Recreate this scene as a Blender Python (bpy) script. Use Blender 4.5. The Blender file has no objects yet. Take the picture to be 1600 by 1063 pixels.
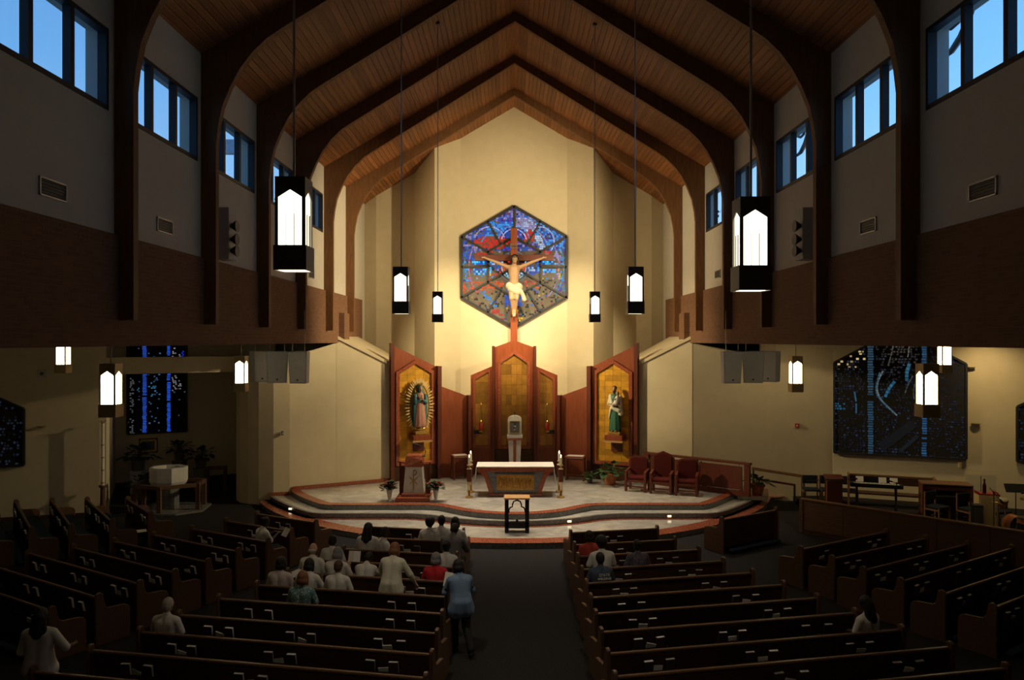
import bpy, bmesh, math, random
from mathutils import Vector, Matrix
RNG = random.Random(7)
SC = bpy.context.scene
COL = SC.collection
PI = math.pi
EYE = 5.6            # height of the choir loft viewpoint above the nave floor
FPX = 1220.0         # focal length for a 1600 wide frame

# ------------------------------------------------------------------ camera
cam_d = bpy.data.cameras.new('camera')
cam_d.sensor_width = 36.0
cam_d.lens = FPX / 1600 * 36.0
cam_d.clip_end = 300
cam = bpy.data.objects.new('camera', cam_d)
cam.location = (-0.08, 0, EYE)
cam.rotation_euler = (PI / 2, 0, 0)
COL.objects.link(cam)
SC.camera = cam
SC.view_settings.view_transform = 'Standard'
SC.view_settings.look = 'None'
SC.view_settings.exposure = 0.0
SC.view_settings.gamma = 1.0
SC.view_settings.use_curve_mapping = False
SC.cycles.use_denoising = True
SC.cycles.max_bounces = 7
SC.cycles.diffuse_bounces = 4
SC.cycles.glossy_bounces = 3
SC.cycles.transparent_max_bounces = 10
SC.cycles.sample_clamp_indirect = 4.0

# ------------------------------------------------------------------ sky (late dusk, brighter towards +X)
wd = bpy.data.worlds.new('sky')
SC.world = wd
wd.use_nodes = True
nt = wd.node_tree
nt.nodes.clear()
out = nt.nodes.new('ShaderNodeOutputWorld')
bg = nt.nodes.new('ShaderNodeBackground')
tc = nt.nodes.new('ShaderNodeTexCoord')
sp = nt.nodes.new('ShaderNodeSeparateXYZ')
rp = nt.nodes.new('ShaderNodeValToRGB')
rp.color_ramp.elements[0].position = 0.0
rp.color_ramp.elements[0].color = (0.42, 0.66, 0.86, 1)
rp.color_ramp.elements[1].position = 0.62
rp.color_ramp.elements[1].color = (0.06, 0.20, 0.52, 1)
e = rp.color_ramp.elements.new(0.30)
e.color = (0.17, 0.43, 0.80, 1)
mr = nt.nodes.new('ShaderNodeMapRange')
mr.inputs['From Min'].default_value = -0.7
mr.inputs['From Max'].default_value = 0.7
mr.inputs['To Min'].default_value = 1.05
mr.inputs['To Max'].default_value = 1.75
nt.links.new(tc.outputs['Generated'], sp.inputs[0])
nt.links.new(sp.outputs['Z'], rp.inputs['Fac'])
nt.links.new(sp.outputs['X'], mr.inputs['Value'])
nt.links.new(rp.outputs['Color'], bg.inputs['Color'])
nt.links.new(mr.outputs[0], bg.inputs['Strength'])
nt.links.new(bg.outputs[0], out.inputs[0])

# ------------------------------------------------------------------ sanctuary and aisle lamps
def spot(name, loc, aim, power, deg, col=(1, 0.80, 0.50), blend=0.8, rad=0.12):
    d = bpy.data.lights.new(name, 'SPOT')
    d.energy = power
    d.color = col
    d.spot_size = math.radians(deg)
    d.spot_blend = blend
    d.shadow_soft_size = rad
    o = bpy.data.objects.new(name, d)
    o.location = loc
    o.rotation_euler = (Vector(aim) - Vector(loc)).to_track_quat('-Z', 'Y').to_euler()
    COL.objects.link(o)
    return o
# track lamps hidden behind the arches nearest the altar, and on the far sides of their posts
WARM = (1, 0.78, 0.44)
for s, k in ((-1, 0.5), (1, 1.0)):
    spot('wall_spot', (s * 5.45, 22.75, 9.6), (-s * 1.6, 31.4, 9.6), 3300 * k, 72, WARM, blend=0.9)
    spot('flank_spot', (s * 5.3, 26.2, 7.9), (-s * 6.2, 27.8, 2.8), 3100, 52, WARM, blend=0.9)
    spot('statue_spot', (s * 5.2, 26.3, 7.2), (-s * 3.55, 28.6, 4.0), 1500, 20, WARM, blend=0.8, rad=0.04)
    spot('low_wall_spot', (s * 1.8, 22.8, 13.0), (s * 1.5, 31.4, 5.5), 8500, 35, WARM, blend=1.0)
    spot('post_spot', (s * 5.4, 22.75, 8.2), (-s * 6.1, 27.4, 8.3), 5200 * k, 46, WARM, blend=1.0)
    spot('altar_spot', (s * 1.5, 26.15, 13.0), (s * 1.0, 24.6, 0.5), 1900, 54, (1, 0.84, 0.62), blend=1.0)
    spot('step_spot', (s * 3.8, 26.1, 11.9), (s * 3.0, 23.2, 0.3), 2100, 58, (1, 0.84, 0.62), blend=1.0)
spot('cross_spot', (0.0, 26.1, 13.9), (0, 31.1, 8.0), 120, 26, WARM)
spot('choir_downlight', (14.6, 24.0, 6.3), (15.2, 24.6, 0.9), 330, 120, (1, 0.72, 0.34), blend=1.0)
spot('aisle_downlight', (9.0, 24.8, 6.3), (9.6, 26.6, 1.0), 90, 120, (1, 0.74, 0.38), blend=1.0)

# ------------------------------------------------------------------ materials
MATS = {}
def newmat(name):
    m = bpy.data.materials.new(name)
    m.use_nodes = True
    n = m.node_tree
    b = n.nodes['Principled BSDF']
    MATS[name] = m
    return m, n, b
def mat(name, col, rough=0.6, metal=0.0, var=0.12, scale=6.0, bump=0.0, bscale=60.0, spec=0.4, stretch=None, emis=None, estr=0.0, rnd=0.0, coat=0.0):
    m, n, b = newmat(name)
    b.inputs['Roughness'].default_value = rough
    b.inputs['Metallic'].default_value = metal
    b.inputs['Specular IOR Level'].default_value = spec
    b.inputs['Coat Weight'].default_value = coat
    t = n.nodes.new('ShaderNodeTexCoord')
    mp = n.nodes.new('ShaderNodeMapping')
    if stretch:
        mp.inputs['Scale'].default_value = stretch
    n.links.new(t.outputs['Object'], mp.inputs[0])
    no = n.nodes.new('ShaderNodeTexNoise')
    no.inputs['Scale'].default_value = scale
    no.inputs['Detail'].default_value = 4
    n.links.new(mp.outputs[0], no.inputs['Vector'])
    r = n.nodes.new('ShaderNodeMapRange')
    r.inputs['From Min'].default_value = 0.25
    r.inputs['From Max'].default_value = 0.75
    r.inputs['To Min'].default_value = 1 - var
    r.inputs['To Max'].default_value = 1 + var
    n.links.new(no.outputs['Fac'], r.inputs['Value'])
    mx = n.nodes.new('ShaderNodeVectorMath')
    mx.operation = 'SCALE'
    mx.inputs[0].default_value = col[:3]
    val = r.outputs[0]
    if rnd:
        oi = n.nodes.new('ShaderNodeObjectInfo')
        r2 = n.nodes.new('ShaderNodeMapRange')
        r2.inputs['To Min'].default_value = 1 - rnd
        r2.inputs['To Max'].default_value = 1 + rnd
        n.links.new(oi.outputs['Random'], r2.inputs['Value'])
        mm = n.nodes.new('ShaderNodeMath')
        mm.operation = 'MULTIPLY'
        n.links.new(val, mm.inputs[0])
        n.links.new(r2.outputs[0], mm.inputs[1])
        val = mm.outputs[0]
    n.links.new(val, mx.inputs['Scale'])
    n.links.new(mx.outputs[0], b.inputs['Base Color'])
    if bump:
        nb = n.nodes.new('ShaderNodeTexNoise')
        nb.inputs['Scale'].default_value = bscale
        n.links.new(mp.outputs[0], nb.inputs['Vector'])
        bp = n.nodes.new('ShaderNodeBump')
        bp.inputs['Strength'].default_value = bump
        bp.inputs['Distance'].default_value = 0.01
        n.links.new(nb.outputs['Fac'], bp.inputs['Height'])
        n.links.new(bp.outputs[0], b.inputs['Normal'])
    if emis:
        b.inputs['Emission Color'].default_value = (*emis, 1)
        b.inputs['Emission Strength'].default_value = estr
    return m
mat('plaster', (0.62, 0.54, 0.37), 0.9, var=0.04, scale=3, bump=0.15, bscale=90, spec=0.1)
mat('wall_paint', (0.56, 0.52, 0.45), 0.9, var=0.04, scale=3, bump=0.15, bscale=90, spec=0.1)
mat('arch_wood', (0.175, 0.084, 0.036), 0.6, var=0.25, scale=2.2, stretch=(6, 1, 1), spec=0.2)
mat('plank_wood', (0.27, 0.110, 0.040), 0.55, var=0.35, scale=1.6, stretch=(14, 0.8, 14), spec=0.25, rnd=0.22)
mat('carpet', (0.028, 0.027, 0.028), 0.95, var=0.25, scale=30, bump=0.4, bscale=200, spec=0.05)
mat('pew_wood', (0.125, 0.066, 0.036), 0.34, var=0.22, scale=3, stretch=(1, 8, 8), spec=0.5)
mat('dark_and_shaded_wood', (0.060, 0.026, 0.013), 0.5, var=0.25, scale=3, stretch=(1, 8, 8), spec=0.3)  # dark wood; on pew backs the unlit side is put into its colour
mat('blue_fabric', (0.035, 0.055, 0.095), 0.9, var=0.15, scale=40, spec=0.1)
mat('cherry_wood', (0.25, 0.060, 0.020), 0.42, var=0.20, scale=2.0, stretch=(7, 7, 0.9), spec=0.4)
mat('cherry_dark', (0.115, 0.027, 0.013), 0.42, var=0.20, scale=2.0, stretch=(7, 7, 0.9), spec=0.4)
mat('red_granite', (0.30, 0.085, 0.045), 0.18, var=0.45, scale=22, spec=0.5)
mat('grey_granite', (0.17, 0.17, 0.17), 0.25, var=0.35, scale=14, spec=0.5)
mat('white_marble', (0.62, 0.60, 0.54), 0.3, var=0.10, scale=5, spec=0.5)
mat('gold_relief', (0.42, 0.22, 0.05), 0.38, metal=0.55, var=0.25, scale=9, spec=0.5)
mat('gold_leaf', (0.70, 0.36, 0.035), 0.40, metal=0.35, var=0.20, scale=5, rnd=0.22, bump=0.25, bscale=14)
mat('bronze_tile', (0.38, 0.185, 0.032), 0.42, metal=0.35, var=0.20, scale=5, rnd=0.30, bump=0.2, bscale=14)
mat('gold', (0.72, 0.48, 0.14), 0.28, metal=0.9, var=0.1)
mat('brass', (0.50, 0.38, 0.19), 0.45, metal=0.2, var=0.12)
mat('dark_metal', (0.085, 0.082, 0.078), 0.42, metal=0.4, var=0.1)
mat('grey_metal', (0.50, 0.49, 0.48), 0.4, metal=0.7, var=0.1)
mat('chrome', (0.65, 0.65, 0.64), 0.2, metal=1.0, var=0.05)
mat('window_frame', (0.022, 0.022, 0.026), 0.5, var=0.1)
mat('black_plastic', (0.014, 0.014, 0.015), 0.45, var=0.1)
mat('grey_plastic', (0.42, 0.42, 0.41), 0.6, var=0.06)
mat('dark_grey', (0.10, 0.10, 0.10), 0.6, var=0.06)
mat('white_cloth', (0.78, 0.76, 0.70), 0.85, var=0.05)
mat('white_paper', (0.75, 0.73, 0.68), 0.8, var=0.05)
mat('page_edge', (0.72, 0.70, 0.66), 0.8, var=0.1, rnd=0.3)
mat('book_cover', (0.05, 0.03, 0.025), 0.5, var=0.1, rnd=0.4)
mat('wax', (0.80, 0.76, 0.62), 0.5, var=0.03)
mat('terracotta', (0.42, 0.14, 0.06), 0.75, var=0.12)
mat('soil', (0.03, 0.02, 0.015), 0.95)
mat('leaf_green', (0.030, 0.075, 0.022), 0.5, var=0.3, scale=20, rnd=0.2)
mat('leaf_dark', (0.012, 0.026, 0.010), 0.6, var=0.3, scale=20)
mat('red_petal', (0.42, 0.02, 0.03), 0.6, var=0.2, scale=30)
mat('bark', (0.08, 0.05, 0.03), 0.9, var=0.3, scale=10)
mat('light_wood', (0.52, 0.31, 0.13), 0.45, var=0.15, scale=3, stretch=(1, 8, 8))
mat('black_iron', (0.012, 0.013, 0.014), 0.5, metal=0.3)
mat('speaker_grille', (0.58, 0.575, 0.56), 0.7, var=0.05)
mat('gold_ray', (0.85, 0.68, 0.32), 0.3, metal=0.3)
mat('maroon_fabric', (0.085, 0.014, 0.013), 0.9, var=0.12, scale=30, spec=0.1)
mat('navy_fabric', (0.022, 0.026, 0.038), 0.9, var=0.12, scale=30, spec=0.1)
mat('oak_wood', (0.20, 0.10, 0.045), 0.45, var=0.18, scale=3, stretch=(8, 8, 1))
mat('beige_box', (0.80, 0.62, 0.30), 0.7, var=0.05)
mat('red_plastic', (0.45, 0.03, 0.02), 0.45)
mat('outdoor_grey', (0.42, 0.44, 0.48), 0.8, var=0.08)
mat('font_stone', (0.62, 0.61, 0.58), 0.35, var=0.08, scale=4)
mat('mortar', (0.115, 0.104, 0.085), 0.9, var=0.15, scale=12)
mat('mortar_dark', (0.013, 0.012, 0.012), 0.9, var=0.15, scale=12)
mat('lamp_glass', (0.9, 0.88, 0.8), 0.4, emis=(1.0, 0.86, 0.60), estr=4.5)
mat('aisle_lamp_glass', (0.9, 0.88, 0.8), 0.4, emis=(1.0, 0.82, 0.50), estr=15.0)
mat('flame', (1, 0.8, 0.4), 0.5, emis=(1.0, 0.70, 0.30), estr=14.0)
mat('step_lamp_lens', (1, 0.9, 0.7), 0.5, emis=(1.0, 0.82, 0.5), estr=2.5)
mat('led_red', (0.4, 0.02, 0.02), 0.3, var=0.1)
mat('drum_shell', (0.40, 0.14, 0.05), 0.3, var=0.1, coat=0.5)
mat('cymbal', (0.62, 0.45, 0.16), 0.3, metal=0.9, var=0.1)
mat('drum_skin', (0.70, 0.68, 0.62), 0.5, var=0.05)

def brick_mat():
    m, n, b = newmat('brick')
    b.inputs['Roughness'].default_value = 0.85
    b.inputs['Specular IOR Level'].default_value = 0.15
    t = n.nodes.new('ShaderNodeTexCoord')
    s = n.nodes.new('ShaderNodeSeparateXYZ')
    c = n.nodes.new('ShaderNodeCombineXYZ')
    br = n.nodes.new('ShaderNodeTexBrick')
    br.inputs['Color1'].default_value = (0.205, 0.108, 0.062, 1)
    br.inputs['Color2'].default_value = (0.170, 0.086, 0.050, 1)
    br.inputs['Mortar'].default_value = (0.20, 0.12, 0.075, 1)
    br.inputs['Scale'].default_value = 1.0
    br.inputs['Mortar Size'].default_value = 0.006
    br.inputs['Brick Width'].default_value = 0.22
    br.inputs['Row Height'].default_value = 0.072
    n.links.new(t.outputs['Object'], s.inputs[0])
    n.links.new(s.outputs['Y'], c.inputs['X'])
    n.links.new(s.outputs['Z'], c.inputs['Y'])
    n.links.new(c.outputs[0], br.inputs['Vector'])
    n.links.new(br.outputs['Color'], b.inputs['Base Color'])
    bp = n.nodes.new('ShaderNodeBump')
    bp.inputs['Strength'].default_value = 0.5
    bp.inputs['Distance'].default_value = 0.01
    bp.invert = True
    n.links.new(br.outputs['Fac'], bp.inputs['Height'])
    n.links.new(bp.outputs[0], b.inputs['Normal'])
brick_mat()
def marble_mat():
    m, n, b = newmat('marble')
    b.inputs['Roughness'].default_value = 0.16
    b.inputs['Specular IOR Level'].default_value = 0.5
    t = n.nodes.new('ShaderNodeTexCoord')
    no = n.nodes.new('ShaderNodeTexNoise')
    no.inputs['Scale'].default_value = 1.6
    no.inputs['Detail'].default_value = 8
    no.inputs['Distortion'].default_value = 1.2
    rp = n.nodes.new('ShaderNodeValToRGB')
    rp.color_ramp.elements[0].position = 0.3
    rp.color_ramp.elements[0].color = (0.34, 0.33, 0.30, 1)
    rp.color_ramp.elements[1].position = 0.7
    rp.color_ramp.elements[1].color = (0.58, 0.55, 0.48, 1)
    n.links.new(t.outputs['Object'], no.inputs['Vector'])
    n.links.new(no.outputs['Fac'], rp.inputs[0])
    n.links.new(rp.outputs[0], b.inputs['Base Color'])
marble_mat()
def glass_mat():
    m, n, b = newmat('clear_glass')
    n.nodes.remove(b)
    o = n.nodes['Material Output']
    tr = n.nodes.new('ShaderNodeBsdfTransparent')
    tr.inputs[0].default_value = (0.93, 0.96, 1, 1)
    gl = n.nodes.new('ShaderNodeBsdfGlossy')
    gl.inputs['Roughness'].default_value = 0.05
    mx = n.nodes.new('ShaderNodeMixShader')
    mx.inputs[0].default_value = 0.05
    n.links.new(tr.outputs[0], mx.inputs[1])
    n.links.new(gl.outputs[0], mx.inputs[2])
    n.links.new(mx.outputs[0], o.inputs[0])
glass_mat()
def dalle_mat():
    m, n, b = newmat('dalle_glass')
    a = n.nodes.new('ShaderNodeAttribute')
    a.attribute_name = 'Col'
    b.inputs['Base Color'].default_value = (0.02, 0.02, 0.03, 1)
    b.inputs['Roughness'].default_value = 0.25
    n.links.new(a.outputs['Color'], b.inputs['Emission Color'])
    b.inputs['Emission Strength'].default_value = 1.0
dalle_mat()
def floral_mat():
    m, n, b = newmat('floral_cloth')
    b.inputs['Roughness'].default_value = 0.85
    t = n.nodes.new('ShaderNodeTexCoord')
    v = n.nodes.new('ShaderNodeTexVoronoi')
    v.inputs['Scale'].default_value = 26
    rp = n.nodes.new('ShaderNodeValToRGB')
    rp.color_ramp.elements[0].position = 0.25
    rp.color_ramp.elements[0].color = (0.40, 0.50, 0.48, 1)
    rp.color_ramp.elements[1].position = 0.45
    rp.color_ramp.elements[1].color = (0.10, 0.19, 0.20, 1)
    n.links.new(t.outputs['Object'], v.inputs['Vector'])
    n.links.new(v.outputs['Distance'], rp.inputs[0])
    n.links.new(rp.outputs[0], b.inputs['Base Color'])
floral_mat()

# ------------------------------------------------------------------ helpers
def V(*a):
    return Vector(a)
def at(px, py, d):
    """the place in the church that lies d metres ahead along the sight line through a frame position"""
    return Vector(((px - 800) / FPX * d - 0.08, d, EYE - (py - 531.5) / FPX * d))
class MB:
    def __init__(self):
        self.v, self.f, self.c = [], [], []
    def add(self, vs, fs, col=None):
        o = len(self.v)
        self.v += [tuple(p) for p in vs]
        for q in fs:
            self.f.append([i + o for i in q])
            self.c.append(col)
        return self
    def box(self, c, s, rz=0.0, M=None):
        hx, hy, hz = s[0] / 2, s[1] / 2, s[2] / 2
        vs = [Vector((x * hx, y * hy, z * hz)) for z in (-1, 1) for y in (-1, 1) for x in (-1, 1)]
        m = M or Matrix.Rotation(rz, 3, 'Z')
        c = Vector(c)
        return self.add([m @ p + c for p in vs], [(0, 2, 3, 1), (4, 5, 7, 6), (0, 1, 5, 4), (2, 6, 7, 3), (1, 3, 7, 5), (0, 4, 6, 2)])
    def bar(self, p0, p1, w, h, up=(0, 0, 1)):
        p0, p1 = Vector(p0), Vector(p1)
        d = p1 - p0
        L = d.length
        z = d.normalized()
        u = Vector(up)
        if abs(z.dot(u)) > 0.97:
            u = Vector((0, 1, 0))
        x = u.cross(z).normalized()
        y = z.cross(x)
        M = Matrix((x, y, z)).transposed()
        return self.box((p0 + p1) / 2, (w, h, L), M=M)
    def prism(self, poly, vec):
        n = len(poly)
        a = [Vector(p) for p in poly]
        b = [p + Vector(vec) for p in a]
        fs = [tuple(range(n))[::-1], tuple(range(n, 2 * n))]
        fs += [(i, (i + 1) % n, (i + 1) % n + n, i + n) for i in range(n)]
        return self.add(a + b, fs)
    def plate(self, poly, z0, z1):
        return self.prism([(p[0], p[1], z0) for p in poly], (0, 0, z1 - z0))
    def lathe(self, prof, c=(0, 0, 0), n=16, sx=1, sy=1, fold=None):
        vs, fs = [], []
        for k, (r, z) in enumerate(prof):
            for i in range(n):
                a = 2 * PI * i / n
                rr = r * (fold(a, z) if fold else 1)
                vs.append((c[0] + rr * math.cos(a) * sx, c[1] + rr * math.sin(a) * sy, c[2] + z))
        m = len(prof)
        for k in range(m - 1):
            for i in range(n):
                j = (i + 1) % n
                fs.append((k * n + i, k * n + j, (k + 1) * n + j, (k + 1) * n + i))
        if prof[0][0] > 1e-4:
            fs.append(tuple(range(n))[::-1])
        if prof[-1][0] > 1e-4:
            fs.append(tuple(range((m - 1) * n, m * n)))
        return self.add(vs, fs)
    def tube(self, pts, r, n=8):
        pts = [Vector(p) for p in pts]
        vs, fs = [], []
        prev = None
        for k, p in enumerate(pts):
            if k == 0:
                t = pts[1] - p
            elif k == len(pts) - 1:
                t = p - pts[k - 1]
            else:
                t = pts[k + 1] - pts[k - 1]
            t = t.normalized()
            u = Vector((0, 0, 1)) if abs(t.z) < 0.9 else Vector((0, 1, 0))
            if prev is not None:
                u = prev
            x = (u - t * u.dot(t)).normalized()
            prev = x
            y = t.cross(x)
            rr = r[k] if isinstance(r, (list, tuple)) else r
            for i in range(n):
                a = 2 * PI * i / n
                vs.append(p + (x * math.cos(a) + y * math.sin(a)) * rr)
        for k in range(len(pts) - 1):
            for i in range(n):
                j = (i + 1) % n
                fs.append((k * n + i, k * n + j, (k + 1) * n + j, (k + 1) * n + i))
        fs.append(tuple(range(n))[::-1])
        fs.append(tuple(range((len(pts) - 1) * n, len(pts) * n)))
        return self.add(vs, fs)
    def cap(self, p0, p1, r0, r1, n=12):
        p0, p1 = Vector(p0), Vector(p1)
        t = (p1 - p0)
        if t.length < 1e-5:
            t = Vector((0, 0, 1e-3))
            p1 = p0 + t
        t.normalize()
        pts, rs = [], []
        for a in (-0.999, -0.9, -0.7, -0.38, 0):
            pts.append(p0 + t * (a * r0)); rs.append(max(0.02, math.sqrt(1 - a * a)) * r0)
        for a in (0, 0.38, 0.7, 0.9, 0.999):
            pts.append(p1 + t * (a * r1)); rs.append(max(0.02, math.sqrt(1 - a * a)) * r1)
        return self.tube(pts, rs, n)
    def ell(self, c, r, M=None, n=14, m=9):
        vs, fs = [], []
        c = Vector(c)
        for k in range(m + 1):
            th = PI * (0.02 + 0.96 * k / m)
            for i in range(n):
                a = 2 * PI * i / n
                p = Vector((r[0] * math.sin(th) * math.cos(a), r[1] * math.sin(th) * math.sin(a), -r[2] * math.cos(th)))
                vs.append((M @ p if M else p) + c)
        for k in range(m):
            for i in range(n):
                j = (i + 1) % n
                fs.append((k * n + i, k * n + j, (k + 1) * n + j, (k + 1) * n + i))
        fs.append(tuple(range(n))[::-1])
        fs.append(tuple(range(m * n, (m + 1) * n)))
        return self.add(vs, fs)
    def mesh(self, name, m=None, smooth=False, bevel=0.0):
        me = bpy.data.meshes.new(name)
        me.from_pydata(self.v, [], self.f)
        if bevel:
            bm = bmesh.new()
            bm.from_mesh(me)
            bmesh.ops.bevel(bm, geom=[e_ for e_ in bm.edges if e_.is_manifold and e_.calc_face_angle(0) > 0.6], offset=bevel, segments=1, affect='EDGES')
            bm.to_mesh(me)
            bm.free()
        if any(c is not None for c in self.c):
            at_ = me.color_attributes.new('Col', 'FLOAT_COLOR', 'CORNER')
            buf = []
            for p, c in zip(me.polygons, self.c):
                c = c or (0, 0, 0)
                for _ in range(p.loop_total):
                    buf += [c[0], c[1], c[2], 1.0]
            at_.data.foreach_set('color', buf)
        if m:
            me.materials.append(MATS[m])
        if smooth:
            me.polygons.foreach_set('use_smooth', [True] * len(me.polygons))
        me.update()
        return me
    def build(self, name, m=None, parent=None, smooth=False, bevel=0.0, **kw):
        return link(name, self.mesh(name, m, smooth, bevel), parent, **kw)
def link(name, data, parent=None, loc=None, rz=None, label=None, cat=None, group=None, kind=None):
    o = bpy.data.objects.new(name, data)
    COL.objects.link(o)
    if parent:
        o.parent = parent
    if loc is not None:
        o.location = loc
    if rz is not None:
        o.rotation_euler = (0, 0, rz)
    tag(o, label, cat, group, kind)
    return o
def tag(o, label=None, cat=None, group=None, kind=None):
    if label: o['label'] = label
    if cat: o['category'] = cat
    if group: o['group'] = group
    if kind: o['kind'] = kind
    return o
def thing(name, label, cat, loc=(0, 0, 0), rz=0.0, group=None, kind=None):
    return link(name, None, None, loc, rz, label, cat, group, kind)
def dup(root, loc, rz=None, label=None, group=None, mats=None):
    r = root.copy()
    COL.objects.link(r)
    r.location = loc
    if rz is not None:
        r.rotation_euler = (0, 0, rz)
    if label: r['label'] = label
    if group: r['group'] = group
    for ch in list(root.children):
        c = ch.copy()
        COL.objects.link(c)
        c.parent = r
        for g in list(ch.children):
            d = g.copy()
            COL.objects.link(d)
            d.parent = c
    return r
ORD = ['', 'first', 'second', 'third', 'fourth', 'fifth', 'sixth', 'seventh', 'eighth', 'ninth', 'tenth', 'eleventh', 'twelfth']
def inside(p, poly):
    x, y = p
    r = False
    n = len(poly)
    for i in range(n):
        x0, y0 = poly[i]
        x1, y1 = poly[(i + 1) % n]
        if (y0 > y) != (y1 > y) and x < (x1 - x0) * (y - y0) / (y1 - y0) + x0:
            r = not r
    return r
# ================================================================== STRUCTURE
def plane_slope(x):                       # underside of the roof
    return EYE + 9.4 - 0.5876 * abs(x)
YA = [12.17 + 3.39 * (i - 1) for i in range(0, 7)]      # camera faces of the arches
XW, XB = 6.28, 6.215
Y0, Y1 = -2.5, 33.4
fl = MB().box((0, 15.5, -0.1), (43, 37, 0.2)).build('floor', 'carpet', kind='structure')

# ---- ceiling: two boarded slopes, one board per part
ceil = thing('ceiling', 'pitched ceiling of reddish boards running the length of the nave', 'ceiling', kind='structure')
NB = 48
L = XW / math.cos(math.atan(0.5876))
wb = (L + 0.1) / NB
for s in (-1, 1):
    ang = math.atan(0.5876)
    me = None
    for k in range(NB):
        t = (k + 0.5) * wb
        x = s * t * math.cos(ang)
        z = EYE + 9.4 - t * math.sin(ang) + 0.03
        if me is None:
            M = Matrix.Rotation(s * ang, 3, 'Y')
            me = MB().box((0, 0, 0), (wb - 0.009, Y1 - Y0, 0.05), M=M).mesh('plank', 'plank_wood')
        link('plank', me, ceil, loc=(x, (Y0 + Y1) / 2, z + RNG.uniform(-0.003, 0.003)))
r = MB()
for s in (-1, 1):
    M = Matrix.Rotation(s * ang, 3, 'Y')
    r.box((s * L / 2 * math.cos(ang), (Y0 + Y1) / 2, EYE + 9.4 - L / 2 * math.sin(ang) + 0.16), (L + 0.5, Y1 - Y0 + 0.6, 0.12), M=M)
r.build('roof_deck', 'window_frame', ceil)

# ---- upper nave walls with clerestory openings
SILL, HEAD = EYE + 3.52, EYE + 4.77
for s, side in ((-1, 'left'), (1, 'right')):
    w = MB()
    xc = s * (XW + 0.17)
    w.box((xc, (Y0 + Y1) / 2, (5.5 + SILL) / 2), (0.34, Y1 - Y0, SILL - 5.5))
    top = plane_slope(XW) + 0.25
    w.box((xc, (Y0 + Y1) / 2, (HEAD + top) / 2), (0.34, Y1 - Y0, top - HEAD))
    prev = Y0
    for i in range(0, 5):
        a, b = YA[i] + 0.28, YA[i + 1] - 0.20
        w.box((xc, (prev + a) / 2, (SILL + HEAD) / 2), (0.34, a - prev, HEAD - SILL))
        prev = b
    w.box((xc, (prev + Y1) / 2, (SILL + HEAD) / 2), (0.34, Y1 - prev, HEAD - SILL))
    w.box((xc, 30.6, 2.75), (0.34, 5.6, 5.5))
    wl = w.build('wall_' + side, 'wall_paint', kind='structure')
    bnd = MB().box((s * (XB + 0.2), (Y0 + 32.0) / 2, (5.5 + EYE + 1.64) / 2), (0.4, 32.0 - Y0, EYE + 1.64 - 5.5))
    bnd.build('brick_band', 'brick', wl)
    MB().box((s * 6.12, 28.1, 6.09), (0.2, 0.85, 0.94)).build('lit_band_patch', 'brick', wl)  # added proud block, stands in for a brightly lit patch of the band
    # aisle ceiling, outer wall
    MB().box((s * 13.9, 15.2, 6.5), (14.8, 35.8, 0.2)).build('ceiling_aisle_' + side, 'wall_paint', kind='structure')
    MB().box((s * 21.15, 15.4, 3.2), (0.3, 36.2, 6.6)).build('wall_outer_' + side, 'wall_paint', kind='structure')
for s, side in ((-1, 'left'), (1, 'right')):
    MB().box((s * 13.8, 33.3, 3.2), (14.7, 0.3, 6.6)).build('wall_rear_' + side, 'wall_paint', kind='structure')
wb_ = MB().box((0, Y0 - 0.15, 8), (43, 0.3, 16)).build('wall_back', 'wall_paint', kind='structure')

# ---- clerestory windows
wn = 0
fr_me = pane_me = mul_me = None
for s, side in ((-1, 'left'), (1, 'right')):
    for i in range(0, 5):
        wn += 1
        a, b = YA[i] + 0.28, YA[i + 1] - 0.20
        W_, Hh = b - a, HEAD - SILL
        root = thing('window_%d' % wn, 'three-light clerestory window high on the %s wall, %s from the altar' % (side, ORD[5 - i]), 'window', (s * XW, (a + b) / 2, (SILL + HEAD) / 2), kind='structure')
        if fr_me is None:
            f = MB()
            f.box((0.05, 0, Hh / 2 - 0.035), (0.14, W_, 0.07)).box((0.05, 0, -Hh / 2 + 0.035), (0.14, W_, 0.07))
            f.box((0.05, -W_ / 2 + 0.035, 0), (0.14, 0.07, Hh)).box((0.05, W_ / 2 - 0.035, 0), (0.14, 0.07, Hh))
            fr_me = f.mesh('frame', 'window_frame')
            mul_me = MB().box((0.045, 0, 0), (0.12, 0.10, Hh - 0.1)).mesh('mullion', 'window_frame')
            pane_me = MB().box((0, 0, 0), (0.012, (W_ - 0.34) / 3, Hh - 0.13)).mesh('pane', 'clear_glass')
        link('frame', fr_me, root).scale.x = s
        pw = (W_ - 0.34) / 3
        for k in (-0.5, 0.5):
            m = link('mullion', mul_me, root, loc=(0, k * (pw + 0.10), 0))
            m.scale.x = s
        for k in (-1, 0, 1):
            link('pane', pane_me, root, loc=(s * 0.12, k * (pw + 0.10), 0))

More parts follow.
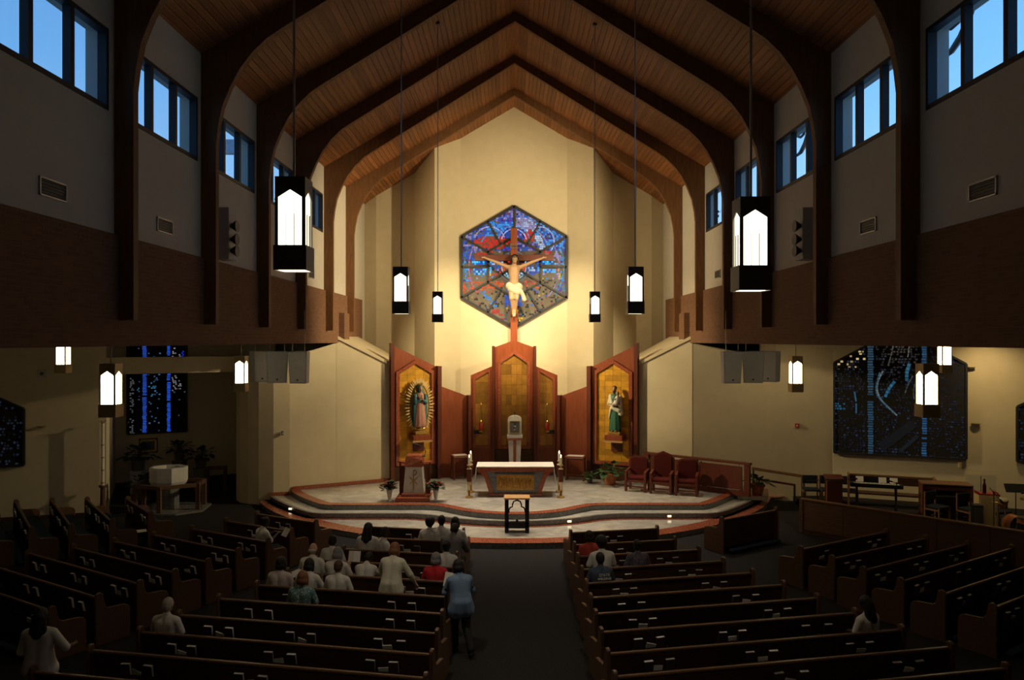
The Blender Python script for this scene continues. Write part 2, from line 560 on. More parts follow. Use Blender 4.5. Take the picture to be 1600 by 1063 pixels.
# ---- laminated arches
inner = [(5.98, .31), (5.98, 3.9), (5.94, 4.25), (5.86, 4.65), (5.70, 5.05), (5.50, 5.42), (5.26, 5.74), (4.98, 6.01), (4.68, 6.215), (2.3, 7.69), (0, 9.13)]
outer = [(6.30, .31), (6.30, 3.9), (6.30, 4.4), (6.30, 4.8), (6.30, 5.2), (6.30, 5.74), (5.9, None), (5.4, None), (5.0, None), (2.5, None), (0, None)]
outer = [(x, (9.4 - 0.5876 * x + 0.012) if z is None else z) for x, z in outer]
a_ = MB()
n = len(inner)
pin = [(x, z) for x, z in inner] + [(-x, z) for x, z in inner[-2::-1]]
pout = [(x, z) for x, z in outer] + [(-x, z) for x, z in outer[-2::-1]]
m_ = len(pin)
vs = []
for y in (0, 0.16):
    vs += [(x, y, EYE + z) for x, z in pin] + [(x, y, EYE + z) for x, z in pout]
fs = []
for k in range(m_ - 1):
    i0, i1, o0, o1 = k, k + 1, m_ + k, m_ + k + 1
    b_ = 2 * m_
    fs += [(i0, i1, o1, o0), (i0 + b_, o0 + b_, o1 + b_, i1 + b_), (i0, i0 + b_, i1 + b_, i1), (o0, o1, o1 + b_, o0 + b_)]
fs += [(0, m_, m_ + 2 * m_, 2 * m_), (m_ - 1, 3 * m_ - 1, 4 * m_ - 1, 2 * m_ - 1)]
a_.add(vs, fs)
arch_me = a_.mesh('timber_arch', 'arch_wood')
for i, y in enumerate(YA):
    link('timber_arch', arch_me, loc=(0, y, 0), label='%s curved laminated timber arch from the altar, spanning the whole nave' % ORD[7 - i], cat='arch', group='timber arches over the nave', kind='structure')

# ---- sanctuary back wall, pleated, following the roof slope
bw = MB()
pts = [(-6.3, 32.85), (-5.75, 32.6), (-4.15, 32.6), (-3.13, 30.75), (-2.15, 31.5), (0, 31.5), (2.15, 31.5), (3.13, 30.75), (4.15, 32.6), (5.75, 32.6), (6.3, 32.85)]
for (x0, y0), (x1, y1) in zip(pts, pts[1:]):
    z0, z1 = plane_slope(x0) + 0.02, plane_slope(x1) + 0.02
    bw.add([(x0, y0, 0), (x1, y1, 0), (x1, y1, z1), (x0, y0, z0), (x0, y0 + .25, 0), (x1, y1 + .25, 0), (x1, y1 + .25, z1), (x0, y0 + .25, z0)],
           [(0, 1, 2, 3), (5, 4, 7, 6), (4, 5, 1, 0), (3, 2, 6, 7)])
bw.build('wall_front', 'plaster', kind='structure')
# ---- sanctuary flank walls with a sloping capped top
for s, side in ((-1, 'left'), (1, 'right')):
    fp = [(6.28, 27.56), (4.45, 28.5), (4.45, 31.2), (6.28, 31.2)]
    tz = lambda x: 4.75 + (x - 4.45) * 0.554
    def slab(g, z0f, z1f, fp):
        vs = [(s * x, y, z0f(x)) for x, y in fp] + [(s * x, y, z1f(x)) for x, y in fp]
        g.add(vs, [(0, 1, 2, 3), (4, 5, 6, 7), (0, 1, 5, 4), (1, 2, 6, 5), (2, 3, 7, 6), (3, 0, 4, 7)])
    g = MB()
    slab(g, lambda x: 0.0, lambda x: tz(x) - 0.1, fp)
    fw = g.build('wall_flank_' + side, 'plaster', kind='structure')
    g = MB()
    slab(g, lambda x: tz(x) - 0.1, lambda x: tz(x), [(6.28, 27.48), (4.45, 28.42), (4.45, 31.2), (6.28, 31.2)])
    g.build('wall_cap', 'plaster', fw)

# ---- lower outer walls
def polywall(name, pts, tops, thick, m='plaster'):
    g = MB()
    for k in range(len(pts) - 1):
        (x0, y0), (x1, y1) = pts[k], pts[k + 1]
        z0, z1 = tops[k]
        d = Vector((x1 - x0, y1 - y0)).normalized()
        nx, ny = -d.y * thick, d.x * thick
        g.add([(x0, y0, 0), (x1, y1, 0), (x1, y1, z1), (x0, y0, z0), (x0 + nx, y0 + ny, 0), (x1 + nx, y1 + ny, 0), (x1 + nx, y1 + ny, z1), (x0 + nx, y0 + ny, z0)],
              [(0, 1, 2, 3), (5, 4, 7, 6), (3, 2, 6, 7), (4, 0, 3, 7), (1, 5, 6, 2)])
    return g.build(name, m, kind='structure')
LW = [(-9.9, 32.3), (-9.9, 29.0), (-9.86, 28.0), (-9.72, 27.3), (-9.45, 26.9), (-9.1, 26.67), (-8.7, 26.56), (-8.2, 26.58), (-7.7, 26.76), (-7.0, 27.15), (-6.27, 27.57)]
rw_ = polywall('wall_rounded_left', LW, [(5.0, 5.0)] * 7 + [(5.0, 5.07), (5.07, 5.25), (5.25, 5.5)], 0.12)
bm_ = bmesh.new(); bm_.from_mesh(rw_.data); bmesh.ops.remove_doubles(bm_, verts=bm_.verts, dist=.002); bmesh.ops.recalc_face_normals(bm_, faces=bm_.faces)
bm_.to_mesh(rw_.data); bm_.free()
rw_.data.polygons.foreach_set('use_smooth', [True] * len(rw_.data.polygons))
rw_.data.set_sharp_from_angle(angle=math.radians(40))
BACKL = [(-15.4, 29.68), (-11, 32.1), (-9.8, 32.1)]
alcove = polywall('wall_alcove_left', BACKL, [(6.4, 6.4)] * 2, 0.2)
polywall('wall_alcove_side', [(-13.3, 25.0), (-15.4, 29.7)], [(6.4, 6.4)], -0.2)
LWALL = [(-21, 22.6), (-13.3, 25.0)]
polywall('wall_front_left', LWALL, [(6.4, 6.4)], 0.2)
g = MB()
d = Vector((3.7, 2.3)).normalized()
g.prism([(-13.3, 25.0, 4.49), (-9.6, 27.3, 4.49), (-9.6 - d.y * .35, 27.3 + d.x * .35, 4.49), (-13.3 - d.y * .35, 25.0 + d.x * .35, 4.49)], (0, 0, 0.54))
g.build('wall_lintel_left', 'plaster', kind='structure')
RW = [(6.27, 27.57), (8.6, 27.29), (11, 27.0), (21, 23.0)]
polywall('wall_front_right', RW, [(5.5, 5.05), (6.4, 6.4), (6.4, 6.4)], 0.2)
# baseboards of reddish stone
def board(name, a, b, z, h, m='red_granite', t=0.04):
    d = (Vector(b) - Vector(a)).normalized()
    n = Vector((d.y, -d.x)) * t
    MB().plate([a, b, (b[0] + n.x, b[1] + n.y), (a[0] + n.x, a[1] + n.y)], z, z + h).build(name, m, kind='structure')
board('baseboard_flank_left', (-7.62, 26.78), (-4.5, 28.47), 0.45, 0.12)
board('baseboard_step_left', (-8.3, 26.55), (-7.7, 26.74), 0.30, 0.11)
board('baseboard_flank_right', (4.5, 28.47), (6.2, 27.6), 0.45, 0.12)
board('baseboard_left', (-21, 22.6), (-13.3, 25.0), 0, 0.1, 'dark_and_shaded_wood')
board('baseboard_right', (11, 27.0), (21, 23.0), 0, 0.1, 'dark_and_shaded_wood')
board('baseboard_alcove', (-15.4, 29.68), (-11, 32.1), 0, 0.14, 'dark_and_shaded_wood')

# ---- marble steps of the sanctuary
def arc(cx, cy, R, x0, x1, n):
    return [(x0 + (x1 - x0) * k / n, cy - math.sqrt(R * R - (x0 + (x1 - x0) * k / n - cx) ** 2)) for k in range(n + 1)]
E1 = [(-9.02, 27.0)] + arc(0, 30.45, 9.5, -8.9, 8.9, 40) + [(9.0, 26.95)]
half2 = [(-8.42, 26.8), (-8.2, 26.4), (-7.85, 25.85), (-7.45, 25.3), (-7.0, 24.75), (-6.6, 24.3), (-6.25, 23.98), (-5.9, 23.85), (-4.4, 23.85), (-3.3, 23.85), (-2.9, 23.78)]
b2 = [p for p in arc(0, 27.1, 4.26, -2.5, 2.5, 14)]
E2 = half2 + b2 + [(-x, y) for x, y in half2[::-1]]
half3 = [(-7.68, 26.83), (-7.5, 26.45), (-7.2, 25.95), (-6.85, 25.45), (-6.45, 24.95), (-6.1, 24.55), (-5.85, 24.4), (-4.2, 24.4), (-2.8, 24.4), (-2.4, 24.32)]
b3 = arc(0, 25.8, 2.7, -2.0, 2.0, 12)
E3 = half3 + b3 + [(-x, y) for x, y in half3[::-1]]
dais = thing('sanctuary_steps', 'three curved marble steps with red granite edges around the altar', 'steps', kind='structure')
def level(E, z0, z1, name, m='marble'):
    poly = E + [(E[-1][0], 28.6), (4.4, 30.7), (-4.4, 30.7), (E[0][0], 28.6)] if z1 > 0.4 else E + [(E[-1][0], 27.3), (E[0][0], 27.3)]
    MB().plate(poly, z0, z1).build(name, m, dais)
def edge(E, w0, w1, z, t, name, m):
    # strip that follows an edge polyline, from offset w0 to w1 towards the altar
    pin_, pout_ = [], []
    for k, p in enumerate(E):
        a = Vector(E[max(k - 1, 0)]); b = Vector(E[min(k + 1, len(E) - 1)])
        d = (b - a).normalized()
        nn = Vector((-d.y, d.x))
        pin_.append(Vector(p) + nn * w0); pout_.append(Vector(p) + nn * w1)
    g = MB()
    n = len(E)
    vs = [(p.x, p.y, z) for p in pin_] + [(p.x, p.y, z) for p in pout_] + [(p.x, p.y, z + t) for p in pin_] + [(p.x, p.y, z + t) for p in pout_]
    fs = []
    for k in range(n - 1):
        fs += [(2 * n + k, 2 * n + k + 1, 3 * n + k + 1, 3 * n + k), (k, k + 1, 2 * n + k + 1, 2 * n + k), (n + k, 3 * n + k, 3 * n + k + 1, n + k + 1), (k, n + k, n + k + 1, k + 1)]
    fs += [(0, 2 * n, 3 * n, n), (n - 1, 2 * n - 1, 4 * n - 1, 3 * n - 1)]
    g.add(vs, fs)
    return g.build(name, m, dais)
level(E1, 0.0, 0.142, 'lower_step')
level(E2, 0.142, 0.29, 'middle_step')
level(E3, 0.29, 0.44, 'top_platform')
edge(E1, -0.03, 0.50, 0.142, 0.012, 'red_edge', 'red_granite')
edge(E2, -0.16, 0.0, 0.142, 0.012, 'red_strip', 'red_granite')
edge(E2, -0.03, 0.07, 0.29, 0.012, 'step_nosing', 'grey_granite')
edge(E3, -0.02, 0.30, 0.44, 0.012, 'red_edge', 'red_granite')
edge(E2, -0.012, 0.0, 0.155, 0.13, 'riser_face', 'grey_granite')
edge(E1, -0.012, 0.0, 0.0, 0.138, 'riser_face', 'grey_granite')
edge(E3, -0.012, 0.0, 0.305, 0.13, 'riser_face', 'grey_granite')
MB().plate([(7.45, 26.0), (8.35, 25.75), (8.75, 27.0), (7.4, 27.0)], 0.30, 0.44).build('end_block', 'white_marble', dais)
MB().plate([(7.43, 25.98), (8.37, 25.72), (8.77, 27.0), (7.4, 27.0)], 0.44, 0.455).build('red_edge', 'red_granite', dais)
def step_lamp(p, lab):
    t = thing('step_light', lab, 'light', p)
    MB().box((0, 0, 0), (0.16, 0.02, 0.09)).build('bezel', 'brass', t)
    MB().box((0, -0.012, 0), (0.11, 0.01, 0.05)).build('lens', 'step_lamp_lens', t)
step_lamp((-7.13, 24.86, 0.225), 'small lit lamp in the riser at the curved left end of the marble steps')
step_lamp((1.62, 23.14, 0.225), 'small lit lamp in the middle riser beside the small iron-framed table')
step_lamp((4.72, 23.82, 0.225), 'small lit lamp in the middle riser in front of the three red chairs')

# ---- exterior seen through the clerestory
tw = thing('outdoor_frame', 'pale outdoor frame of posts and a beam, seen through a left clerestory window', 'structure', (-9.6, 25.5, 0))
fr = MB()
for x in (-0.9, -0.25, 0.55, 1.2):
    fr.box((x, 0, 9.6), (0.16, 0.2, 6.0))
fr.build('post', 'outdoor_grey', tw)
MB().box((0.1, 0, 11.9), (2.4, 0.24, 0.45)).build('beam', 'outdoor_grey', tw)
def tree(name, lab, loc, h, r, seed, n=900):
    rg = random.Random(seed)
    t = thing(name, lab, 'tree', loc)
    g = MB().tube([(0, 0, 0), (0.1, 0, h * 0.4), (0, 0.1, h * 0.75)], [0.16, 0.12, 0.05], 7)
    for k in range(6):
        a = k * 1.05
        g.tube([(0.05, 0, h * (0.4 + 0.05 * k)), (r * 0.6 * math.cos(a), r * 0.6 * math.sin(a), h * (0.6 + 0.05 * k))], [0.06, 0.02], 5)
    g.build('trunk', 'bark', t)
    f = MB()
    for k in range(n):
        while True:
            p = Vector((rg.uniform(-1, 1), rg.uniform(-1, 1), rg.uniform(-1, 1)))
            if 0.15 < p.length < 1: break
        c = Vector((p.x * r, p.y * r, h * 0.72 + p.z * h * 0.30))
        a, b = Vector((rg.gauss(0, 1), rg.gauss(0, 1), rg.gauss(0, 1))).normalized(), Vector((rg.gauss(0, 1), rg.gauss(0, 1), rg.gauss(0, 1)))
        b = (b - a * b.dot(a)).normalized()
        q = rg.uniform(0.09, 0.18)
        f.add([c - a * q, c + b * q * 0.5, c + a * q, c - b * q * 0.5], [(0, 1, 2, 3)])
    f.build('foliage', 'leaf_dark', t, kind='stuff')
tree('tree', 'dark tree outside the clerestory windows behind the near hanging lantern on the left', (-10.6, 37.2, 0), 12.8, 2.6, 3)
tree('tree', 'dark tree outside the clerestory window nearest the sanctuary on the right', (10.4, 36.6, 0), 12.0, 2.0, 4)
br = thing('eave_bracket', 'dark scrolled bracket under the eave outside the nearest window on the right', 'bracket', (6.9, 12.55, EYE + 5.15))
MB().tube([(0.25, .55, -.42), (0.25, .30, -.40), (0.25, 0.0, -.26), (0.25, -.25, .02), (0.25, -.3, .3)], [.035, .05, .06, .05, .035], 6).build('scroll', 'dark_metal', br)
MB().box((-0.02, .52, -.42), (.56, .06, .06)).box((-0.02, -.3, .3), (.56, .06, .06)).build('arm', 'dark_metal', br)
MB().tube([(0.25, .5, .05), (0.25, .3, -.02), (0.25, .1, .0), (0.25, -.02, .2)], .035, 6).build('brace', 'dark_metal', br)
br2 = dup(br, (6.9, 19.25, EYE + 5.10), label='dark scrolled bracket under the eave outside the third window from the altar on the right')

# ---- stained glass
def dalle(root, O, u, n, outline, colfn, step, frame_w, matrix_mat='mortar_dark', gap=0.2, name='matrix_panel', rng=None, fr=True, lift=0.03, bands=(), strokes=()):
    """thick cast-glass window: a frame, a mortar panel and the small glass pieces set in it"""
    rng = rng or random.Random(5)
    u = Vector(u).normalized(); n = Vector(n).normalized(); up = Vector((0, 0, 1)); O = Vector(O)
    P = lambda a, b, d=0.0: O + u * a + up * b + n * d
    pan = MB().prism([P(a, b, 0) for a, b in outline], n * lift).build(name, matrix_mat, root)
    if fr:
        g = MB()
        k = len(outline)
        for i in range(k):
            g.bar(P(*outline[i], 0.03), P(*outline[(i + 1) % k], 0.03), frame_w, 0.09, up=n)
        g.build('frame', 'window_frame', root)
    g = MB()
    xs = [p[0] for p in outline]; ys = [p[1] for p in outline]
    y = min(ys)
    sx, sy = step
    while y < max(ys):
        x = min(xs)
        h = sy * rng.uniform(0.85, 1.15)
        while x < max(xs):
            w = sx * rng.uniform(0.75, 1.25)
            cx, cy = x + w / 2, y + h / 2
            if inside((cx, cy), outline) and inside((x, y), outline) and inside((x + w, y + h), outline) and inside((x + w, y), outline) and inside((x, y + h), outline):
                c = None if any(b0 - w * .5 < cx < b1 + w * .5 for b0, b1, _ in bands) else colfn(cx, cy, rng)
                if c:
                    gx, gy = w * gap / 2, h * gap / 2
                    q = [P(x + gx, y + gy, lift + .008), P(x + w - gx, y + gy, lift + .008), P(x + w - gx, y + h - gy, lift + .008), P(x + gx, y + h - gy, lift + .008)]
                    g.add(q, [(0, 1, 2, 3)], c)
            x += w
        for b0, b1, bc in bands:
            if all(inside(q_, outline) for q_ in ((b0, y), (b1, y), (b0, y + h), (b1, y + h))) and rng.random() < .96:
                k0, k1 = b0 + rng.uniform(0, .03), b1 - rng.uniform(0, .03)
                g.add([P(k0, y + h * .14, lift + .008), P(k1, y + h * .14, lift + .008), P(k1, y + h * .86, lift + .008), P(k0, y + h * .86, lift + .008)], [(0, 1, 2, 3)], jit(bc, rng, .3))
        y += h
    for pts, w, col in strokes:
        for (ax, ay), (bx, by) in zip(pts, pts[1:]):
            dx, dy = bx - ax, by - ay
            l = math.hypot(dx, dy)
            if not (inside((ax, ay), outline) and inside((bx, by), outline)): continue
            nx_, ny_ = -dy / l * w / 2, dx / l * w / 2
            ax2, ay2, bx2, by2 = ax + dx * .08, ay + dy * .08, bx - dx * .08, by - dy * .08
            g.add([P(ax2 - nx_, ay2 - ny_, lift + .012), P(bx2 - nx_, by2 - ny_, lift + .012), P(bx2 + nx_, by2 + ny_, lift + .012), P(ax2 + nx_, ay2 + ny_, lift + .012)], [(0, 1, 2, 3)], jit(col, rng, .4))
    if g.v:
        g.build('glass_pieces', 'dalle_glass', pan, kind='stuff')
    return pan
def jit(c, rng, a=0.25):
    k = rng.uniform(1 - a, 1 + a)
    return (c[0] * k, c[1] * k, c[2] * k)
BLUE, CYAN, DEEP, RED, ORA, LAV, WHI, YEL, PUR, TEAL = (.006, .085, .48), (.02, .30, .75), (.008, .012, .22), (.58, .012, .008), (.75, .08, .008), (.26, .22, .44), (.40, .50, .72), (.70, .42, .02), (.08, .025, .38), (.01, .22, .32)
HR = 2.45
def hexcol(x, y, rng):
    u, v = x / HR, y / HR
    r = math.hypot(u, v); au = abs(u)
    p = rng.random()
    if abs(au - .145) < .065 and abs(v) < .075: return jit(ORA if p < .7 else RED, rng)
    if math.hypot(au - .27, v + (.06 if u > 0 else -.06)) < .085: return jit(WHI if p < .35 else BLUE, rng) if p < .85 else None
    if .36 < au < .68 and .012 < abs(v) < .115: return jit((.05, .55, 1.1) if rng.random() < .55 else BLUE, rng, .4) if p < .96 else None
    if .15 < r < .21 and p < .6 and v > -.2: return jit((.3, .6, .75), rng)
    if v > .27:
        if (u + .34) ** 2 / .10 + (v - .40) ** 2 / .012 < 1: return jit(RED, rng) if p < .8 else None
        if (u - .25) ** 2 / .008 + (v - .50) ** 2 / .012 < 1: return jit(RED, rng) if p < .85 else None
        if abs(math.hypot(u, v - .40) - .22) < .035: return jit(BLUE if p < .6 else DEEP, rng)
        if .02 < u < .36 and .58 < v < .82: return jit(LAV if rng.random() < .75 else WHI, rng) if p < .90 else None
        if .28 < u < .33 and .63 < v < .68: return YEL
        if .25 < u < .55 and .27 < v < .52 and abs((u - .42) + (v - .42) * .6) < .06: return jit(WHI, rng) if p < .7 else None
        if -.5 < u < 0 and v > .50 and v < .74: return jit(BLUE if rng.random() < .6 else CYAN, rng) if p < .90 else None
        if u > .35: return jit((BLUE, DEEP, CYAN)[int(rng.random() * 3)], rng) if p < .88 else None
        if u < -.5: return jit((BLUE, LAV, DEEP)[int(rng.random() * 3)], rng) if p < .86 else None
        return jit((BLUE, DEEP, PUR, LAV)[int(rng.random() * 4)], rng) if p < .86 else None
    if v > -.22:
        if u < -.66 and v > .12: return jit(BLUE, rng) if p < .88 else None
        if .68 < u < .78 and v > .12: return jit(LAV, rng) if p < .6 else None
        if au > .76: return jit((TEAL, CYAN, DEEP)[int(rng.random() * 3)], rng) if p < .62 else None
        if abs(au - .68 - .08 * math.cos(v * 5)) < .03: return jit((PUR, YEL, CYAN, (.5, .1, .25))[int(rng.random() * 4)], rng) if p < .62 else None
        if .34 < au < .60 and v > .12: return jit(RED if rng.random() < .6 else (.5, .12, .12), rng) if p < .62 else None
        if .34 < au < .60 and v < -.12: return jit((YEL, RED, CYAN)[int(rng.random() * 3)], rng) if p < .32 else None
        return jit((LAV, (.10, .12, .14), RED)[int(rng.random() * 3)], rng, .5) if p < .22 else None
    if .18 < au < .40 and -.34 < v < -.19: return jit(ORA if u < 0 or rng.random() < .4 else (.35, .05, .03), rng) if p < .62 else None
    if -.55 < u < -.24 and abs((u + .36) * .9 + (v + .50) * -.9) > .0 and -.66 < v < -.38 and abs(v + .52 + (u + .42) * 1.1) < .05: return jit(CYAN, rng) if p < .8 else None
    if -.42 < u < -.15 and v < -.68 and p < .55: return jit(RED, rng)
    if au < .14 and -.65 < v < -.35: return jit(BLUE, rng) if p < .86 else None
    if u < -.3 and v < -.25 and v > -.42 and p < .5: return jit(ORA, rng)
    if u > .68 and -.45 < v: return jit(PUR if rng.random() < .6 else TEAL, rng) if p < .62 else None
    if p < .20: return jit((.006, .007, .008), rng)
    if p < .30: return jit((BLUE, (.25, .05, .04), TEAL, YEL)[int(rng.random() * 4)], rng, .5)
    return None
hexroot = thing('window_11', 'hexagonal stained glass window behind the crucifix, blue and red pieces in grey mortar', 'window', (0, 31.5, EYE + 2.94), kind='structure')
def hp(k, r=HR):
    a = PI / 2 + k * PI / 3
    return (r * math.cos(a), r * math.sin(a))
rg = random.Random(11)
def ring(cx, cy, r, a0, a1, n):
    return [(HR * (cx + r * math.cos(math.radians(a0 + (a1 - a0) * k / n))), HR * (cy + r * math.sin(math.radians(a0 + (a1 - a0) * k / n)))) for k in range(n + 1)]
HSTR = [(ring(0, .42, .26, 10, 170, 26), .045, (.10, .25, .60)), (ring(0, .42, .205, 10, 170, 22), .04, (.45, .50, .70)),
        (ring(-.40, .40, .26, 20, 160, 20), .035, (.45, .36, .55)), (ring(.42, .42, .24, -40, 110, 22), .045, (.50, .58, .75)), (ring(.40, .40, .32, 0, 100, 20), .04, (.03, .30, .75)),
        (ring(-.42, .40, .34, 40, 140, 20), .04, (.02, .22, .70)), (ring(0, 0, .20, 0, 360, 40), .035, (.25, .55, .75)), (ring(0, 0, .25, 0, 360, 44), .025, (.12, .16, .24)),
        (ring(0, 0, .74, -40, 30, 34), .04, (.30, .25, .50)), (ring(0, 0, .74, 150, 215, 32), .04, (.40, .18, .28)), (ring(0, 0, .82, -30, 25, 26), .04, (.02, .28, .50)), (ring(0, 0, .82, 155, 210, 26), .035, (.02, .22, .40)),
        (ring(0, .1, .62, 30, 75, 24), .04, (.30, .26, .45)), (ring(0, .1, .62, 105, 150, 24), .04, (.03, .25, .65)), (ring(0, .1, .74, 60, 120, 30), .035, (.02, .14, .55))]
for k in range(6):
    o0, o1, i0, i1 = hp(k), hp(k + 1), hp(k, HR / 2), hp(k + 1, HR / 2)
    om, im = ((o0[0] + o1[0]) / 2, (o0[1] + o1[1]) / 2), ((i0[0] + i1[0]) / 2, (i0[1] + i1[1]) / 2)
    for poly in ([i0, o0, om, im], [im, om, o1, i1], [(0, 0), i0, i1]):
        dalle(hexroot, (0, -0.02, 0), (1, 0, 0), (0, -1, 0), poly, hexcol, (0.082, 0.082), 0.05, 'mortar', gap=0.12, name='pane', rng=rg, fr=False, strokes=HSTR)
lead = MB()
for k in range(6):
    for (a, b, w) in ((hp(k), hp(k + 1), .11), (hp(k, HR / 2), hp(k + 1, HR / 2), .07), ((0, 0), hp(k), .075),
                      (((hp(k)[0] + hp(k + 1)[0]) / 2, (hp(k)[1] + hp(k + 1)[1]) / 2), ((hp(k)[0] + hp(k + 1)[0]) / 4, (hp(k)[1] + hp(k + 1)[1]) / 4), .07)):
        lead.bar((a[0], -0.06, a[1]), (b[0], -0.06, b[1]), w, 0.10, up=(0, -1, 0))
lead.build('frame', 'window_frame', hexroot)

def bigcol(W_, x0, bands, base, bright):
    def fn(x, y, rng):
        t = (x - x0) / W_
        p = rng.random()
        for bc in bands:
            if abs(t - bc) < 0.028: return jit(base, rng, .35) if p < .92 else None
        if bright == 'right':
            if t < .26 and y > 2.9 and p < .30: return jit((.40, .30, .13), rng, .6)
            if t < .1 and 1.5 < y < 1.75 and p < .8: return jit((.01, .06, .11), rng)
            if p < .5: return jit((.0035, .005, .009) if rng.random() < .8 else (.008, .014, .028), rng, .6)
            if p < .10 and t > .7: return jit((.004, .004, .05), rng, .6)
            return None
        if bright == 'left':
            if abs(t - .08) < .03 and y < 2.6 and p < .5: return jit((.05, .055, .06), rng)
            if (.75 < t < .82 or abs(t - .88) < .02) and 1.6 < y < 3.6 and p < .45: return jit((.16, .15, .17), rng)
            if abs(t - .93) < .025 and 2.4 < y < 3.2: return jit((.01, .02, .45), rng) if p < .7 else None
            if abs(y - 1.75 - (t - .3) * .3) < .07 and .15 < t < .5 and p < .6: return jit((.02, .12, .22), rng)
            if .3 < t < .55 and p < .10: return jit((.03, .08, .16), rng, .7)
            if p < .03: return jit((.03, .035, .06), rng)
            return None
        if p < .30: return jit((.007, .010, .018), rng, .7)
        return None
    return fn
# right hand wall window
a = Vector((11.03, 26.93, 0)); b = Vector((14.72, 25.45, 0))
ud = (b - a).normalized(); nd = Vector((ud.y, -ud.x, 0))
if nd.y > 0: nd = -nd
Wd = (b - a).length
w12 = thing('window_12', 'large dark stained glass window with two blue bands on the right wall behind the choir', 'window', (0, 0, 0), kind='structure')
zb = 1.72
def curve(pts, n=7):
    out_ = []
    for k in range(len(pts) - 2):
        a_, b_, c_ = pts[k], pts[k + 1], pts[k + 2]
        m0 = ((a_[0] + b_[0]) / 2, (a_[1] + b_[1]) / 2) if k else a_
        m1 = ((b_[0] + c_[0]) / 2, (b_[1] + c_[1]) / 2) if k < len(pts) - 3 else c_
        for q in range(n):
            t_ = q / n
            out_.append(tuple((1 - t_) ** 2 * m0[i] + 2 * t_ * (1 - t_) * b_[i] + t_ * t_ * m1[i] for i in (0, 1)))
    return out_ + [pts[-1]]
STR = [(curve([(Wd * .385, 2.85), (Wd * .33, 2.45), (Wd * .345, 1.95), (Wd * .44, 1.55), (Wd * .49, 1.35)]), .05, (.10, .11, .12)),
       (curve([(Wd * .36, 2.8), (Wd * .31, 2.2), (Wd * .38, 1.75), (Wd * .47, 1.42)]), .05, (.012, .06, .09)),
       (curve([(Wd * .475, 2.5), (Wd * .42, 2.25), (Wd * .40, 1.95)], 5), .09, (.012, .09, .16)),
       (curve([(Wd * .585, 3.1), (Wd * .555, 2.8), (Wd * .565, 2.5)], 5), .10, (.012, .07, .12)),
       (curve([(Wd * .47, 3.9), (Wd * .45, 3.4), (Wd * .42, 3.0)], 5), .03, (.05, .05, .04)),
       (curve([(Wd * .57, 4.0), (Wd * .59, 3.7), (Wd * .57, 3.3)], 6), .03, (.07, .07, .06)),
       (curve([(Wd * .61, 2.7), (Wd * .57, 2.4), (Wd * .55, 2.1)], 5), .03, (.05, .05, .05)),
       (curve([(Wd * .64, 2.6), (Wd * .60, 2.2), (Wd * .62, 1.9)], 5), .03, (.04, .045, .05)),
       ([(Wd * .16, 2.15), (Wd * .175, 1.75), (Wd * .175, 1.35)], .05, (.012, .05, .09)), ([(Wd * .64, 1.2), (Wd * .34, .15)], .30, (.004, .006, .008)), ([(Wd * .66, .75), (Wd * .5, .1)], .12, (.004, .006, .008))]
dalle(w12, a + Vector((0, 0, zb)) + nd * 0.02, ud, nd, [(0, 0), (Wd, 0), (Wd, 3.1), (Wd / 2, 4.25), (0, 3.1)], bigcol(Wd, 0, (), BLUE, 'right'), (0.10, 0.085), 0.07, gap=0.3, rng=random.Random(3), strokes=STR, bands=((Wd * .262, Wd * .312, (.012, .040, .068)), (Wd * .672, Wd * .715, (.012, .055, .125))))
a = Vector((16.05, 24.95, 0)); b = Vector((18.9, 23.81, 0))
w13 = thing('window_13', 'dark pentagon stained glass window at the right edge of the choir wall', 'window', (0, 0, 0), kind='structure')
dalle(w13, a + Vector((0, 0, zb)) + nd * 0.02, ud, nd, [(0, 0), (3.0, 0), (3.0, 1.75), (1.5, 2.6), (0, 1.75)], bigcol(3.0, 0, (), BLUE, 'plain'), (0.09, 0.09), 0.07, gap=0.3, rng=random.Random(4))
# left wall window
a = Vector((-18.26, 23.45, 0)); b = Vector((-15.3, 24.37, 0))
ud2 = (b - a).normalized(); nd2 = Vector((ud2.y, -ud2.x, 0))
w14 = thing('window_14', 'dark pentagon stained glass window on the left wall', 'window', (0, 0, 0), kind='structure')
dalle(w14, a + Vector((0, 0, 1.70)) + nd2 * 0.02, ud2, nd2, [(0, 0), (3.1, 0), (3.1, 1.75), (1.55, 2.55), (0, 1.75)], bigcol(3.1, 0, (), BLUE, 'plain'), (0.09, 0.09), 0.07, gap=0.3, rng=random.Random(6))
# alcove window
a = Vector((-14.86, 29.98, 0)); b = Vector((-13.0, 31.0, 0))
ud3 = (b - a).normalized(); nd3 = Vector((ud3.y, -ud3.x, 0))
w15 = thing('window_15', 'tall stained glass window with two bright blue bands on the back wall of the alcove', 'window', (0, 0, 0), kind='structure')
W3 = (b - a).length
dalle(w15, a + Vector((0, 0, 1.98)) + nd3 * 0.02, ud3, nd3, [(0, 0), (W3, 0), (W3, 4.2), (0, 4.2)], bigcol(W3, 0, (), BLUE, 'left'), (0.075, 0.062), 0.06, gap=0.25, rng=random.Random(8), bands=((W3 * .245, W3 * .325, (.012, .055, .34)), (W3 * .655, W3 * .725, (.012, .065, .45))))
